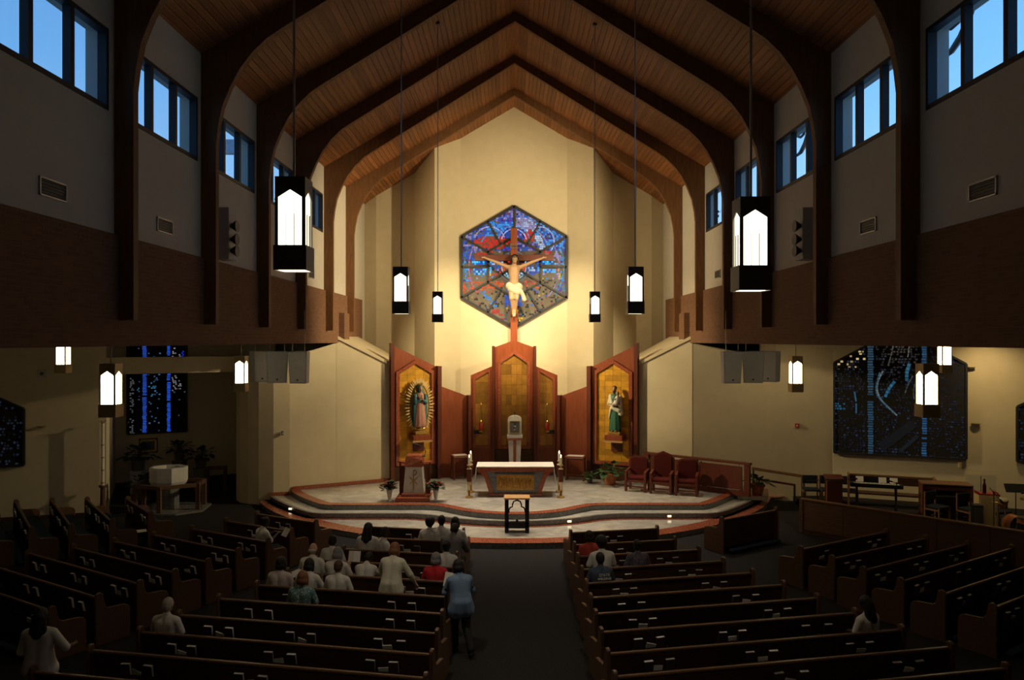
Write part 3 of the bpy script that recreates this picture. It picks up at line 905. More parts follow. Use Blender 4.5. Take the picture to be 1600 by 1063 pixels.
# ================================================================== LANTERNS
def lantern_parts(root, rod_top, metal, h=0.79, w=0.25, rod_m='grey_metal', glass='lamp_glass'):
    """root sits at the middle of the lantern; parts below carry the pointed glass panels"""
    t, b = h / 2, -h / 2
    g = MB().box((0, 0, t - 0.012), (w, w, 0.024))
    for i in range(4):
        a = i * PI / 2
        M = Matrix.Rotation(a, 3, 'Z')
        zs, zp = t - 0.22 * h, t - 0.14 * h
        hw, gw = w / 2, w * 0.40
        poly = [(-hw, t), (-hw, b + .2), (-gw, b + .2), (-gw, zs), (0, zp), (gw, zs), (gw, b + .2), (hw, b + .2), (hw, t)]
        # front plate with a pointed opening, as quads
        q = [(-hw, t, -hw, b + .2, -gw, b + .2, -gw, zs), (-hw, t, -gw, zs, 0, zp, 0, t), (0, t, 0, zp, gw, zs, hw, t), (hw, t, gw, zs, gw, b + .2, hw, b + .2)]
        for c in q:
            pts = [(c[2 * k], c[2 * k + 1]) for k in range(4)]
            g.prism([M @ Vector((x, -hw - .002, z)) for x, z in pts], M @ Vector((0, 0.01, 0)))
    g.build('housing', metal, root)
    g = MB()
    hw = w / 2 + .008
    for i in range(4):
        M = Matrix.Rotation(i * PI / 2, 3, 'Z')
        g.box(M @ Vector((0, -hw, b + .105)), (2 * hw, .012, .21), M=M)
    g.build('lower_band', metal, root)
    MB().box((0, 0, 0.0), (w - .035, w - .035, h - .10)).build('glass_panel', glass, root)
    MB().box((0, 0, b + .012), (w - .012, w - .012, .012)).build('bottom_diffuser', glass, root)
    g = MB()
    for i in range(4):
        M = Matrix.Rotation(i * PI / 2, 3, 'Z')
        for x in (-.034, .034):
            g.box(M @ Vector((x, -w / 2 + .004, b + .2 + .14)), (.005, .01, .28), M=M)
    g.build('glazing_bar', metal, root)
    MB().tube([(0, 0, t), (0, 0, rod_top)], .011, 6).build('rod', rod_m, root)
    MB().lathe([(.055, -.05), (.05, -.01), (.05, 0.02)], (0, 0, rod_top), 10).build('canopy', metal, root)
for (x, y, ztop, lab) in ((-1.95, 6.70, 6.98, 'dark square lantern hanging nearest on the left of the nave, large in view'),
                          (1.97, 6.70, 6.81, 'dark square lantern hanging nearest on the right of the nave, large in view'),
                          (-1.95, 13.2, 6.83, 'dark square lantern hanging second from the altar on the left of the nave'),
                          (2.0, 13.2, 6.83, 'dark square lantern hanging second from the altar on the right of the nave'),
                          (-2.0, 20.2, 6.85, 'small-looking dark lantern hanging closest to the altar, left of the crucifix'),
                          (2.06, 20.2, 6.85, 'small-looking dark lantern hanging closest to the altar, right of the crucifix')):
    t = thing('hanging_lantern', lab, 'lantern', (x, y, ztop - 0.395), 0, 'dark hanging lanterns of the nave')
    lantern_parts(t, plane_slope(x) - (ztop - 0.395) - .01, 'dark_metal')
    spot('lantern_bulb', (x, y, ztop - 0.82), (x, y + .3, 0), 165, 115, (1, 0.84, 0.62), blend=1.0, rad=0.1)
for (x, y, z, lab) in ((-6.55, 12.6, 5.22, 'brass square lantern in the left aisle, nearest and largest there'),
                       (-6.6, 18.8, 5.22, 'brass square lantern in the left aisle beside the grey speakers'),
                       (-11.0, 19.0, 5.66, 'brass square lantern farthest out in the left aisle, its top hidden by the brick band'),
                       (6.62, 12.6, 5.22, 'brass square lantern in the right aisle, large in front of the stained glass'),
                       (6.68, 18.6, 5.22, 'brass square lantern in the right aisle beside the grey speakers'),
                       (11.0, 20.0, 5.62, 'brass square lantern farthest out in the right aisle, its top hidden by the brick band')):
    t = thing('aisle_lantern', lab, 'lantern', (x, y, z - 0.43), 0, 'brass lanterns of the side aisles')
    lantern_parts(t, 6.4 - (z - 0.43), 'brass', h=0.86, rod_m='brass', glass='aisle_lamp_glass')

# ================================================================== WALL FITTINGS
for s, side in ((-1, 'left'), (1, 'right')):
    for k in range(5):
        y = 10.53 + 3.39 * k
        t = thing('air_vent', 'rectangular louvred air vent on the upper %s wall, %s from the altar' % (side, ORD[5 - k]), 'vent', (s * (XW - 0.012), y, 7.63), 0, 'air vents on the upper walls')
        g = MB().box((0, 0, .115), (.03, .62, .02)).box((0, 0, -.115), (.03, .62, .02)).box((0, -.30, 0), (.03, .02, .25)).box((0, .30, 0), (.03, .02, .25))
        g.build('frame', 'grey_metal', t)
        MB().box((s * .008, 0, 0), (.004, .58, .21)).build('backing', 'black_plastic', t)
        for j in range(5):
            MB().box((0, 0, -.084 + .042 * j), (.022, .58, .010)).build('slat', 'dark_grey', t)
    t = thing('wall_speaker', 'tall grey loudspeaker column with black horns on the upper %s wall' % side, 'speaker', (s * 6.13, 16.5, 7.83))
    MB().box((0, 0, 0), (.30, .46, 1.08)).build('cabinet', 'grey_plastic', t, bevel=.01)
    for z in (.16, -.12, -.36):
        g = MB().lathe([(.03, 0), (.05, .03), (.12, .13), (.13, .15)], n=14)
        M = Matrix.Rotation(-s * PI / 2, 3, 'Y')
        g.v = [tuple(M @ Vector(p) + Vector((-s * .14, -.12, z))) for p in g.v]
        g.build('horn', 'black_plastic', t)
    # hanging loudspeaker cluster under the brick band
    for j, (px, d, yaw, w) in enumerate(((469, 22.0, -.12, .56), (433, 22.3, .30, .62), (405, 22.8, .75, .55))):
        p = at(px, 576, d)
        x = p.x if s < 0 else -p.x + .02
        nm = ('nearest the nave', 'in the middle of its cluster', 'outermost of its cluster')[j]
        t = thing('hanging_speaker', 'grey box loudspeaker hung under the %s brick band, %s' % (side, nm), 'speaker', (x, d, 4.82), -s * yaw, 'grey hanging loudspeakers')
        wb2 = w * .84
        bx = [(-w / 2, -.22), (w / 2, -.22), (w * .34, .26), (-w * .34, .26)]
        g = MB()
        k = 4
        tp = [(x_, y_, .46) for x_, y_ in bx]; bt = [(x_ * .86, y_ * .9 + .02, -.44) for x_, y_ in bx]
        g.add(bt + tp, [(3, 2, 1, 0), (4, 5, 6, 7), (0, 1, 5, 4), (1, 2, 6, 5), (2, 3, 7, 6), (3, 0, 4, 7)])
        g.build('cabinet', 'grey_plastic', t, bevel=.012)
        MB().add([(-w * .46, -.226, .44), (w * .46, -.226, .44), (w * .395, -.187, -.41), (-w * .395, -.187, -.41)], [(3, 2, 1, 0)]).build('grille', 'speaker_grille', t)
        MB().box((0.0, -.203, -.34), (.045, .012, .045)).build('badge', 'black_plastic', t)
        g = MB()
        for q in (-.2, .2):
            g.tube([(q * w * 1.6, -.12, .45), (q * w * 1.6, -.12, 1.6)], .008, 5)
        g.build('hanger', 'grey_metal', t)
def onwall(px, py, ax, ay, bx, by, off=0.03):
    """the point where the sight line through a frame position meets the vertical wall a-b"""
    k = (px - 800) / FPX
    # x = k*y - .08 on the wall line
    t = (k * ay - .08 - ax) / ((bx - ax) - k * (by - ay))
    y = ay + t * (by - ay)
    x = ax + t * (bx - ax)
    d = Vector((bx - ax, by - ay)).normalized()
    n = Vector((d.y, -d.x))
    if n.y > 0: n = -n
    return Vector((x + n.x * off, y + n.y * off, EYE - (py - 531.5) / FPX * y)), math.atan2(n.x, -n.y)
RWL = (11, 27.0, 21, 23.0); LWL = (-21, 22.6, -13.3, 25.0)
def sconce(px, py, wl, lab):
    p, rz = onwall(px, py, *wl)
    t = thing('wall_sconce', lab, 'lamp', p, rz)
    t.scale = (.62,) * 3
    MB().lathe([(.02, -.07), (.11, -.02), (.17, .03), (.18, .05)], (0, -.06, 0), 14, sx=1.3, sy=.55).build('bowl', 'brass', t)
    MB().lathe([(.10, .045), (.13, .05)], (0, -.06, 0), 14, sx=1.3, sy=.55).build('rim', 'chrome', t)
    MB().box((0, .0, -.01), (.10, .04, .12)).build('back_plate', 'grey_metal', t)
sconce(66, 667, LWL, 'small brass half-bowl sconce on the left wall by the pentagon window')
sconce(1524, 663, RWL, 'small brass half-bowl sconce between the two dark windows of the right wall')
sconce(1516, 575, RWL, 'dark sconce high on the right wall beside the farthest brass lantern')
def wallbox(name, px, py, wl, w, h, m, m2, lab, cat):
    p, rz = onwall(px, py, *wl)
    t = thing(name, lab, cat, p, rz)
    MB().box((0, 0, 0), (w, .06, h)).build('plate', m, t, bevel=.008)
    MB().box((0, -.035, 0), (w * .4, .02, h * .4)).build('button', m2, t)
wallbox('fire_alarm', 1245, 665, (8.6, 27.29, 11, 27.0), .14, .14, 'red_plastic', 'white_marble', 'small red fire alarm on the right wall, left of the big window', 'alarm')
wallbox('light_switch', 1500, 727, RWL, .10, .17, 'beige_box', 'white_marble', 'pale switch plate on the right wall above the choir cabinet', 'switch')
wallbox('wall_grille', 66, 584, LWL, .24, .24, 'grey_plastic', 'dark_grey', 'small grey square grille high on the left wall under the outermost lantern', 'grille')
wallbox('thermostat', 441, 677, (-7.7, 26.76, -7.0, 27.15), .07, .14, 'dark_grey', 'grey_plastic', 'tiny dark thermostat on the plain flank wall left of the altar', 'thermostat')

# ================================================================== CRUCIFIX
cy = 31.0
t = thing('crucifix', 'large wooden crucifix with a carved pale figure before the hexagonal window', 'crucifix', (0, cy, 0.45))
MB().box((0, .05, 4.8), (.27, .14, 9.6)).build('upright', 'cherry_wood', t, bevel=.01)
MB().box((0, .06, 8.42), (3.15, .12, .24)).build('crossbeam', 'cherry_dark', t, bevel=.01)
MB().box((0, -.02, 6.12), (.30, .05, .10)).build('foot_block', 'cherry_dark', t)
pl = MB().box((0, -.05, 8.86), (.26, .04, .20)).build('title_plaque', 'oak_wood', t)
def text(name, body, size, m, parent, loc, rot, extrude=.004, align='CENTER'):
    cu = bpy.data.curves.new('tmp_text', 'FONT')
    cu.body = body
    cu.size = size
    cu.extrude = extrude
    cu.align_x = align
    cu.align_y = 'CENTER'
    o = bpy.data.objects.new('tmp_text', cu)
    COL.objects.link(o)
    dg = bpy.context.evaluated_depsgraph_get()
    me = bpy.data.meshes.new_from_object(o.evaluated_get(dg))
    bpy.data.objects.remove(o)
    me.materials.clear()
    me.materials.append(MATS[m])
    o = link(name, me, parent, loc)
    o.rotation_euler = rot
    return o
text('lettering', 'INRI', .11, 'black_plastic', pl, (0, -.076, 8.86), (PI / 2, 0, 0))
mat('cloth_loin', (0.44, 0.39, 0.28), 0.9, var=0.12, scale=8, bump=.3, bscale=14)
mat('skin_statue', (0.36, 0.23, 0.13), 0.55, var=0.1, scale=10)
mat('skin_light', (0.50, 0.31, 0.21), 0.6, var=0.08, scale=20)
mat('skin_dark', (0.075, 0.040, 0.026), 0.55, var=0.08, scale=20)
mat('hair_black', (0.010, 0.008, 0.007), 0.6, var=0.3, scale=40, bump=.5, bscale=80)
mat('hair_brown', (0.085, 0.040, 0.020), 0.6, var=0.3, scale=40, bump=.5, bscale=80)
mat('hair_red', (0.20, 0.085, 0.035), 0.6, var=0.3, scale=40, bump=.5, bscale=80)
mat('hair_grey', (0.20, 0.20, 0.20), 0.65, var=0.3, scale=40, bump=.5, bscale=80)
mat('hair_white', (0.46, 0.42, 0.35), 0.65, var=0.25, scale=40, bump=.5, bscale=80)
mat('cloth_white', (0.62, 0.60, 0.56), 0.9, var=0.08, scale=8, bump=.25, bscale=14)
mat('cloth_cream', (0.62, 0.59, 0.46), 0.9, var=0.10, scale=8, bump=.3, bscale=14)
mat('cloth_pink', (0.55, 0.46, 0.44), 0.9, var=0.08, scale=8, bump=.25, bscale=14)
mat('cloth_blue', (0.17, 0.26, 0.40), 0.9, var=0.10, scale=8, bump=.3, bscale=14)
mat('cloth_red', (0.50, 0.02, 0.03), 0.9, var=0.08, scale=8, bump=.25, bscale=14)
mat('cloth_coral', (0.45, 0.06, 0.04), 0.9, var=0.08, scale=8, bump=.25, bscale=14)
mat('cloth_grey', (0.15, 0.145, 0.14), 0.9, var=0.08, scale=8, bump=.25, bscale=14)
mat('cloth_navy', (0.05, 0.065, 0.10), 0.9, var=0.08, scale=8, bump=.25, bscale=14)
mat('cloth_black', (0.014, 0.013, 0.014), 0.9, var=0.1, scale=8)
mat('cloth_patterned', (0.10, 0.09, 0.12), 0.9, var=0.6, scale=22)
mat('robe_teal', (0.035, 0.12, 0.14), 0.55, var=0.2, scale=10)
mat('robe_rose', (0.40, 0.19, 0.14), 0.55, var=0.15, scale=10)
mat('robe_green', (0.035, 0.13, 0.075), 0.45, var=0.2, scale=10)
mat('eye_dark', (0.01, 0.01, 0.01), 0.2)
def blob(g, name, m, parent, voxel, smooth=4):
    """fuse the overlapping volumes in g into one continuous smooth skin"""
    me0 = g.mesh('tmp')
    o = bpy.data.objects.new('tmp', me0)
    COL.objects.link(o)
    r_ = o.modifiers.new('r', 'REMESH')
    r_.mode = 'VOXEL'
    r_.voxel_size = voxel
    s_ = o.modifiers.new('s', 'SMOOTH')
    s_.iterations = smooth
    s_.factor = 0.5
    dg = bpy.context.evaluated_depsgraph_get()
    me = bpy.data.meshes.new_from_object(o.evaluated_get(dg))
    bpy.data.objects.remove(o)
    bpy.data.meshes.remove(me0)
    me.name = name
    me.materials.clear()
    me.materials.append(MATS[m])
    me.polygons.foreach_set('use_smooth', [True] * len(me.polygons))
    if parent is None:
        return me
    return link(name, me, parent)
# the figure, arms stretched, 2.75 m tall
k = 1.0
g = MB()
H0 = 8.28
g.cap((0, -.22, 7.60), (0, -.20, 7.92), .20, .235)
g.cap((0, -.20, 7.25), (0, -.22, 7.60), .17, .19)
g.cap((-.20, -.18, 8.02), (.20, -.18, 8.02), .10, .10)
g.cap((0, -.20, 8.05), (0.02, -.27, 8.22), .085, .08)
g.ell((0.03, -.30, 8.34), (.115, .135, .16))
g.cap((0.03, -.41, 8.33), (.03, -.43, 8.29), .02, .028, 8)
g.ell((0.03, -.36, 8.22), (.075, .07, .06))
for s in (-1, 1):
    g.cap((s * .25, -.17, 8.03), (s * .68, -.13, 8.22), .085, .068)
    g.cap((s * .68, -.13, 8.22), (s * 1.10, -.07, 8.38), .066, .045)
    g.ell((s * 1.17, -.06, 8.41), (.07, .03, .045))
    for q in range(4):
        g.cap((s * 1.20, -.06, 8.445 - .022 * q), (s * (1.29 - .008 * abs(q - 1.5)), -.09, 8.46 - .03 * q), .013, .010, 6)
    g.cap((s * 1.15, -.07, 8.44), (s * 1.17, -.12, 8.49), .014, .011, 6)
    g.cap((s * .10, -.22, 7.22), (s * .10, -.36, 6.78), .135, .095)
    g.cap((s * .10, -.36, 6.78), (s * .045, -.17, 6.30), .085, .055)
    g.cap((s * .045, -.17, 6.30), (s * .03, -.26, 6.08), .055, .035)
    g.ell((s * .04, -.20, 6.28), (.05, .06, .06))
for z in (7.72, 7.80, 7.88):
    for s in (-1, 1):
        g.cap((s * .02, -.43, z), (s * .16, -.36, z - .05), .012, .012, 6)
blob(g, 'corpus', 'skin_statue', t, .022, 3)
g = MB()
g.cap((-.17, -.22, 7.28), (.17, -.22, 7.24), .17, .175)
g.cap((-.08, -.26, 7.16), (.12, -.28, 7.06), .19, .185)
g.cap((.22, -.30, 7.22), (.36, -.27, 6.88), .06, .09)
g.cap((.36, -.27, 6.88), (.40, -.26, 6.74), .08, .10)
for q in range(5):
    g.cap((-.2, -.37 + .02 * q, 7.30 - .06 * q), (.24, -.40 + .02 * q, 7.26 - .07 * q), .025, .03, 6)
blob(g, 'loincloth', 'cloth_loin', t, .022, 2)
g = MB().ell((.03, -.26, 8.42), (.135, .14, .12))
g.cap((-.09, -.25, 8.36), (-.12, -.25, 8.14), .06, .035).cap((.15, -.25, 8.36), (.17, -.25, 8.14), .06, .035)
blob(g, 'hair', 'hair_black', t, .022, 2)
g = MB().tube([(.03 + .145 * math.cos(a / 12 * 2 * PI), -.29 + .15 * math.sin(a / 12 * 2 * PI), 8.41 + .012 * (-1) ** a) for a in range(13)], .02, 5)
g.build('thorn_crown', 'bark', t)

# ================================================================== REREDOS
def gable_frame(root, O, u, n, w, zb, zs, zp, th, m='red_granite', d=.07):
    """pointed frame round a niche: width w, bottom zb, shoulders zs, peak zp"""
    u = Vector(u).normalized(); n = Vector(n).normalized(); O = Vector(O)
    P = lambda a, z: O + u * a + Vector((0, 0, z))
    o = [(-w / 2, zb), (-w / 2, zs), (0, zp), (w / 2, zs), (w / 2, zb)]
    sl = math.atan2(zp - zs, w / 2)
    k = th / math.cos(sl)
    i = [(-w / 2 + th, zb + th), (-w / 2 + th, zs + th * math.tan(sl) - k + 0), (0, zp - k), (w / 2 - th, zs + th * math.tan(sl) - k), (w / 2 - th, zb + th)]
    g = MB()
    for j in range(5):
        a, b, c, e_ = o[j], o[(j + 1) % 5], i[(j + 1) % 5], i[j]
        g.prism([P(*a), P(*b), P(*c), P(*e_)], n * d)
    g.build('niche_frame', m, root)
    return i
def tiles(root, O, u, n, poly, tw, th, m, seed, name='tile', gap=.008, jut=.012):
    """square metallic tiles clipped to a convex outline, each its own part"""
    rg_ = random.Random(seed)
    u = Vector(u).normalized(); n = Vector(n).normalized(); O = Vector(O)
    P = lambda a, z: O + u * a + Vector((0, 0, z))
    x0, x1 = min(p[0] for p in poly), max(p[0] for p in poly)
    y0, y1 = min(p[1] for p in poly), max(p[1] for p in poly)
    nx, ny = max(1, round((x1 - x0) / tw)), max(1, round((y1 - y0) / th))
    tw, th = (x1 - x0) / nx, (y1 - y0) / ny
    def clip(pl):
        k = len(poly)
        area = sum(poly[i][0] * poly[(i + 1) % k][1] - poly[(i + 1) % k][0] * poly[i][1] for i in range(k))
        for i in range(k):
            a, b = poly[i], poly[(i + 1) % k]
            if area < 0: a, b = b, a
            out_ = []
            f = lambda p: (b[0] - a[0]) * (p[1] - a[1]) - (b[1] - a[1]) * (p[0] - a[0])
            for j in range(len(pl)):
                p, q = pl[j], pl[(j + 1) % len(pl)]
                fp, fq = f(p), f(q)
                if fp >= -1e-9: out_.append(p)
                if (fp > 0) != (fq > 0) and abs(fp - fq) > 1e-9:
                    s_ = fp / (fp - fq)
                    out_.append((p[0] + s_ * (q[0] - p[0]), p[1] + s_ * (q[1] - p[1])))
            pl = out_
            if len(pl) < 3: return None
        return pl
    for i in range(nx):
        for j in range(ny):
            a, b = x0 + i * tw + gap / 2, y0 + j * th + gap / 2
            pl = clip([(a, b), (a + tw - gap, b), (a + tw - gap, b + th - gap), (a, b + th - gap)])
            if not pl: continue
            h = jut * rg_.uniform(.5, 1.5)
            MB().prism([P(*p) for p in pl], n * h).build(name, m, root)
def P3(x, y):
    return Vector((x, y, 0))
DZ = 0.45
# --- central reredos
t = thing('center_reredos', 'three-part pointed wooden reredos with bronze tile panels behind the tabernacle', 'reredos', (0, 29.85, DZ))
g = MB()
g.prism([(-.82, 0, 0), (.82, 0, 0), (.82, 0, 4.85), (0, 0, 5.14), (-.82, 0, 4.85)], (0, .12, 0))
g.build('central_board', 'cherry_wood', t)
for s in (-1, 1):
    MB().prism([(s * .80, .02, 0), (s * 1.66, .02, 0), (s * 1.66, .02, 3.80), (s * .80, .02, 4.16)], (0, .12, 0)).build('wing_board', 'cherry_wood', t)
    MB().box((s * .79, -.05, 2.46), (.11, .26, 4.92)).build('post', 'cherry_dark', t, bevel=.01)
    P0, u, nn = (s * 1.23, .02, 0), (1, 0, 0), (0, -1, 0)
    # wing niche: slanted top falling outwards
    x_in, x_out, zi, zo = .90, 1.56, 4.06, 3.74
    o = [(s * x_in, 1.02), (s * x_in, zi), (s * x_out, zo), (s * x_out, 1.02)]
    th = .085
    i = [(s * (x_in + th), 1.02 + th), (s * (x_in + th), zi - th * 1.5), (s * (x_out - th), zo - th * 1.05), (s * (x_out - th), 1.02 + th)]
    g = MB()
    for j in range(4):
        g.prism([Vector((a[0], .02, a[1])) for a in (o[j], o[(j + 1) % 4], i[(j + 1) % 4], i[j])], Vector((0, -.06, 0)))
    g.build('niche_frame', 'red_granite', t)
    tiles(t, (0, .02, 0), (1, 0, 0), (0, -1, 0), i, .24, .38, 'bronze_tile', 20 + s)
inn = gable_frame(t, (0, 0, 0), (1, 0, 0), (0, -1, 0), 1.22, 1.0, 4.32, 4.74, .11)
tiles(t, (0, 0, 0), (1, 0, 0), (0, -1, 0), inn, .2, .38, 'bronze_tile', 5)
MB().box((0, -.03, .5), (1.5, .05, .95)).build('plinth_panel', 'dark_and_shaded_wood', t)
for s in (-1, 1):
    lt = thing('sanctuary_lamp', 'red glass lamp on a bracket before the %s bronze wing of the reredos' % ('left', '', 'right')[s + 1], 'lamp', (s * 1.26, 29.62, 2.15), 0, 'red sanctuary lamps')
    MB().box((s * .12, .10, -.05), (.30, .22, .12)).build('bracket', 'black_iron', lt)
    MB().lathe([(.02, 0), (.06, .02), (.075, .16), (.085, .30), (.08, .30)], n=14).build('red_glass', 'red_plastic', lt, smooth=True)
    MB().lathe([(.05, .30), (.045, .36), (.02, .40), (.012, .9), (.02, .95), (.035, 1.0), (.012, 1.06), (0, 1.12)], n=10).build('gold_stem', 'gold', lt)
    for q in (-1, 1):
        MB().tube([(q * .07, 0, .30), (q * .055, 0, .62), (q * .012, 0, .88)], .008, 5).build('chain', 'gold', lt)
    MB().lathe([(.06, -.06), (.09, -.02), (.05, .01)], n=12).build('cup', 'gold', lt)

# --- angled side screens with the two statue niches
def screen(s):
    A, B = P3(s * 4.52, 28.42), P3(s * 1.72, 29.66)
    u = (B - A).normalized()
    n = Vector((u.y, -u.x, 0))
    if n.y > 0: n = -n
    L_ = (B - A).length
    who = ('robed woman statue', '', 'bearded man statue')[s + 1]
    t = thing('side_screen', 'stepped red wooden screen behind the %s' % who, 'screen', (0, 0, DZ))
    m = .60 * L_
    Pp = lambda a, z, d=0: A + u * a + Vector((0, 0, z)) + n * d
    g = MB().prism([Pp(.05, 0), Pp(m, 0), Pp(m, 4.12), Pp(.05, 4.98)], -n * .1)
    g.build('tall_board', 'cherry_wood', t)
    MB().prism([Pp(m, 0), Pp(L_ - .05, 0), Pp(L_ - .05, 3.02), Pp(m, 3.46)], -n * .1).build('low_board', 'cherry_wood', t)
    for a, h, w in ((.05, 5.04, .13), (m, 4.18, .15), (L_ - .03, 3.06, .12)):
        M = Matrix((u, n.cross(u) * 0 + n, Vector((0, 0, 1)))).transposed()
        MB().box(Pp(a, h / 2, .06), (w, .28, h), M=M).build('post', 'cherry_dark', t)
    c = .49 * m + .05
    w = m - .36
    inn = gable_frame(t, Pp(c, 0, .0), u, n, w, .55, 3.98, 4.42, .13, d=.08)
    tiles(t, Pp(c, 0, .0), u, n, inn, .30, .21, 'gold_leaf', 30 + s, gap=.006, jut=.01)
    MB().prism([Pp(.15, 0, .0), Pp(m - .1, 0, .0), Pp(m - .1, .52, .0), Pp(.15, .52, .0)], n * .04).build('base_panel', 'dark_and_shaded_wood', t)
    # bracket that carries the statue
    cc = Pp(c, 0, 0)
    px = 655 if s < 0 else 951
    rz = math.atan2(n.x, -n.y)
    return A + u * c, u, n, rz
SCR = {s: screen(s) for s in (-1, 1)}
def bracket(s, off, who):
    c, u, n, rz = SCR[s]
    p = c + u * off + n * .28
    t = thing('statue_bracket', 'wooden wall bracket with a pale edge under the %s' % who, 'bracket', (p.x, p.y, DZ + 1.45), rz)
    MB().box((0, 0, .14), (.66, .52, .20)).build('shelf', 'cherry_wood', t, bevel=.01)
    MB().box((0, -.02, .02), (.72, .56, .06)).build('pale_edge', 'light_wood', t)
    MB().prism([(-.2, .26, -.02), (.2, .26, -.02), (.2, .26, -.4), (-.2, .26, -.4)][::-1], (0, -.10, 0)).build('corbel', 'cherry_dark', t)
    return p, rz
# ---- statue of the robed woman with rays
p, rz = bracket(-1, .10, 'robed woman statue')
t = thing('woman_statue', 'painted statue of a praying woman in blue mantle and rose robe, ringed by gold rays', 'statue', (p.x, p.y, DZ + 1.69), rz)
MB().box((0, 0, .07), (.46, .34, .14)).build('base', 'gold', t, bevel=.02)
g = MB()
g.ell((0, -.02, .20), (.19, .13, .08)).ell((0, -.10, .26), (.07, .07, .085)).ell((-.16, -.04, .25), (.10, .05, .06)).ell((.16, -.04, .25), (.10, .05, .06))
blob(g, 'cherub_cloud', 'gold', t, .02, 1)
fold = lambda a, z: 1 + .07 * math.sin(9 * a) * max(0, 1 - z / 1.5) + .02 * math.sin(17 * a + 3 * z)
MB().lathe([(.235, .28), (.24, .34), (.205, .7), (.175, 1.0), (.15, 1.18), (.165, 1.36), (.12, 1.5), (.05, 1.56)], n=44, sy=.72, fold=fold).build('robe', 'robe_rose', t, smooth=True)
fold2 = lambda a, z: (1 + .06 * math.sin(7 * a + z * 2)) * (1.0 if math.sin(a) > -.55 else .62)
MB().lathe([(.265, .30), (.275, .36), (.27, .7), (.275, 1.0), (.26, 1.22), (.22, 1.45), (.14, 1.56), (.125, 1.66), (.12, 1.74), (.085, 1.82), (.01, 1.85)], (0, .035, 0), n=44, sy=.72, fold=fold2).build('mantle', 'robe_teal', t, smooth=True)
g = MB().ell((0, -.055, 1.67), (.074, .085, .105)).cap((0, -.02, 1.5), (0, -.04, 1.6), .045, .045).cap((0, -.14, 1.67), (0, -.147, 1.645), .010, .014, 6)
blob(g, 'head', 'skin_statue', t, .009, 2)
for s in (-1, 1):
    g = MB().cap((s * .055, -.17, 1.26), (s * .012, -.215, 1.37), .030, .028)
    for q in range(4):
        g.cap((s * .012, -.22 + .014 * q, 1.37), (s * .008, -.235 + .016 * q, 1.47 - .008 * abs(q - 1)), .011, .008, 6)
    g.cap((s * .02, -.20, 1.36), (s * .025, -.18, 1.42), .012, .009, 6)
    blob(g, 'hand', 'skin_statue', t, .007, 1)
g = MB()
for s in (-1, 1):
    g.cap((s * .19, -.02, 1.42), (s * .20, -.10, 1.18), .075, .07)
    g.cap((s * .20, -.10, 1.18), (s * .06, -.17, 1.27), .065, .045)
blob(g, 'sleeves', 'robe_teal', t, .014, 2)
g = MB()
for k in range(48):
    a = -PI / 2 + .30 + (2 * PI - .60) * k / 47
    ex, ez = math.cos(a), math.sin(a)
    p0 = Vector((.37 * ex, .06, 1.04 + .84 * ez)); dr = Vector((ex, 0, ez * 1.1)).normalized()
    q = .15 if k % 2 else .10
    g.bar(p0, p0 + dr * q, .046, .03, up=(0, -1, 0))
    sd = Vector((-dr.z, 0, dr.x))
    g.add([p0 + dr * q + sd * .023, p0 + dr * q - sd * .023, p0 + dr * (q + .07), p0 + dr * q + Vector((0, .02, 0))], [(0, 1, 2), (1, 3, 2), (3, 0, 2)])
g.build('rays', 'gold_ray', t)
g = MB().tube([(.36 * math.cos(a * .1309), .085, 1.02 + .80 * math.sin(a * .1309)) for a in range(-9, 34)], .014, 6)
g.build('ray_ring', 'robe_teal', t)
g = MB().lathe([(.075, 1.80), (.09, 1.84), (.095, 1.86)], n=14)
for k in range(8):
    a = k * PI / 4
    g.cap((.09 * math.cos(a), .02 + .09 * math.sin(a), 1.85), (.10 * math.cos(a), .02 + .10 * math.sin(a), 1.93), .013, .005, 5)
g.build('crown', 'gold', t)
# ---- statue of the man holding a child
p, rz = bracket(1, -.16, 'bearded man statue')
t = thing('man_statue', 'painted statue of a bearded man in a green robe holding a small child', 'statue', (p.x, p.y, DZ + 1.69), rz)
MB().box((0, 0, .06), (.44, .34, .12)).build('base', 'gold', t, bevel=.02)
fold = lambda a, z: 1 + .08 * math.sin(8 * a) * max(0, 1 - z / 1.4) + .02 * math.sin(15 * a + 4 * z)
MB().lathe([(.21, .13), (.215, .2), (.20, .6), (.185, .95), (.165, 1.08), (.19, 1.3), (.165, 1.44), (.07, 1.52)], n=40, sy=.75, fold=fold).build('robe', 'robe_green', t, smooth=True)
g = MB()
g.cap((-.17, -.02, 1.42), (-.05, -.17, 1.0), .07, .06).cap((-.05, -.17, 1.0), (.16, -.13, .90), .065, .08).cap((.18, -.05, 1.35), (.22, -.04, .8), .075, .10)
g.cap((-.16, -.02, 1.38), (-.22, -.06, 1.12), .08, .07).cap((-.22, -.06, 1.12), (-.02, -.22, 1.10), .062, .055).cap((-.12, -.14, .98), (-.2, -.1, .62), .05, .03)
g.cap((.19, 0, 1.38), (.22, -.10, 1.15), .08, .065)
blob(g, 'cloak', 'cloth_cream', t, .014, 2)
g = MB().ell((-.02, -.03, 1.66), (.078, .092, .115)).cap((0, 0, 1.48), (-.01, -.02, 1.58), .055, .05).cap((-.02, -.12, 1.66), (-.02, -.13, 1.63), .011, .016, 6)
blob(g, 'head', 'skin_statue', t, .010, 2)
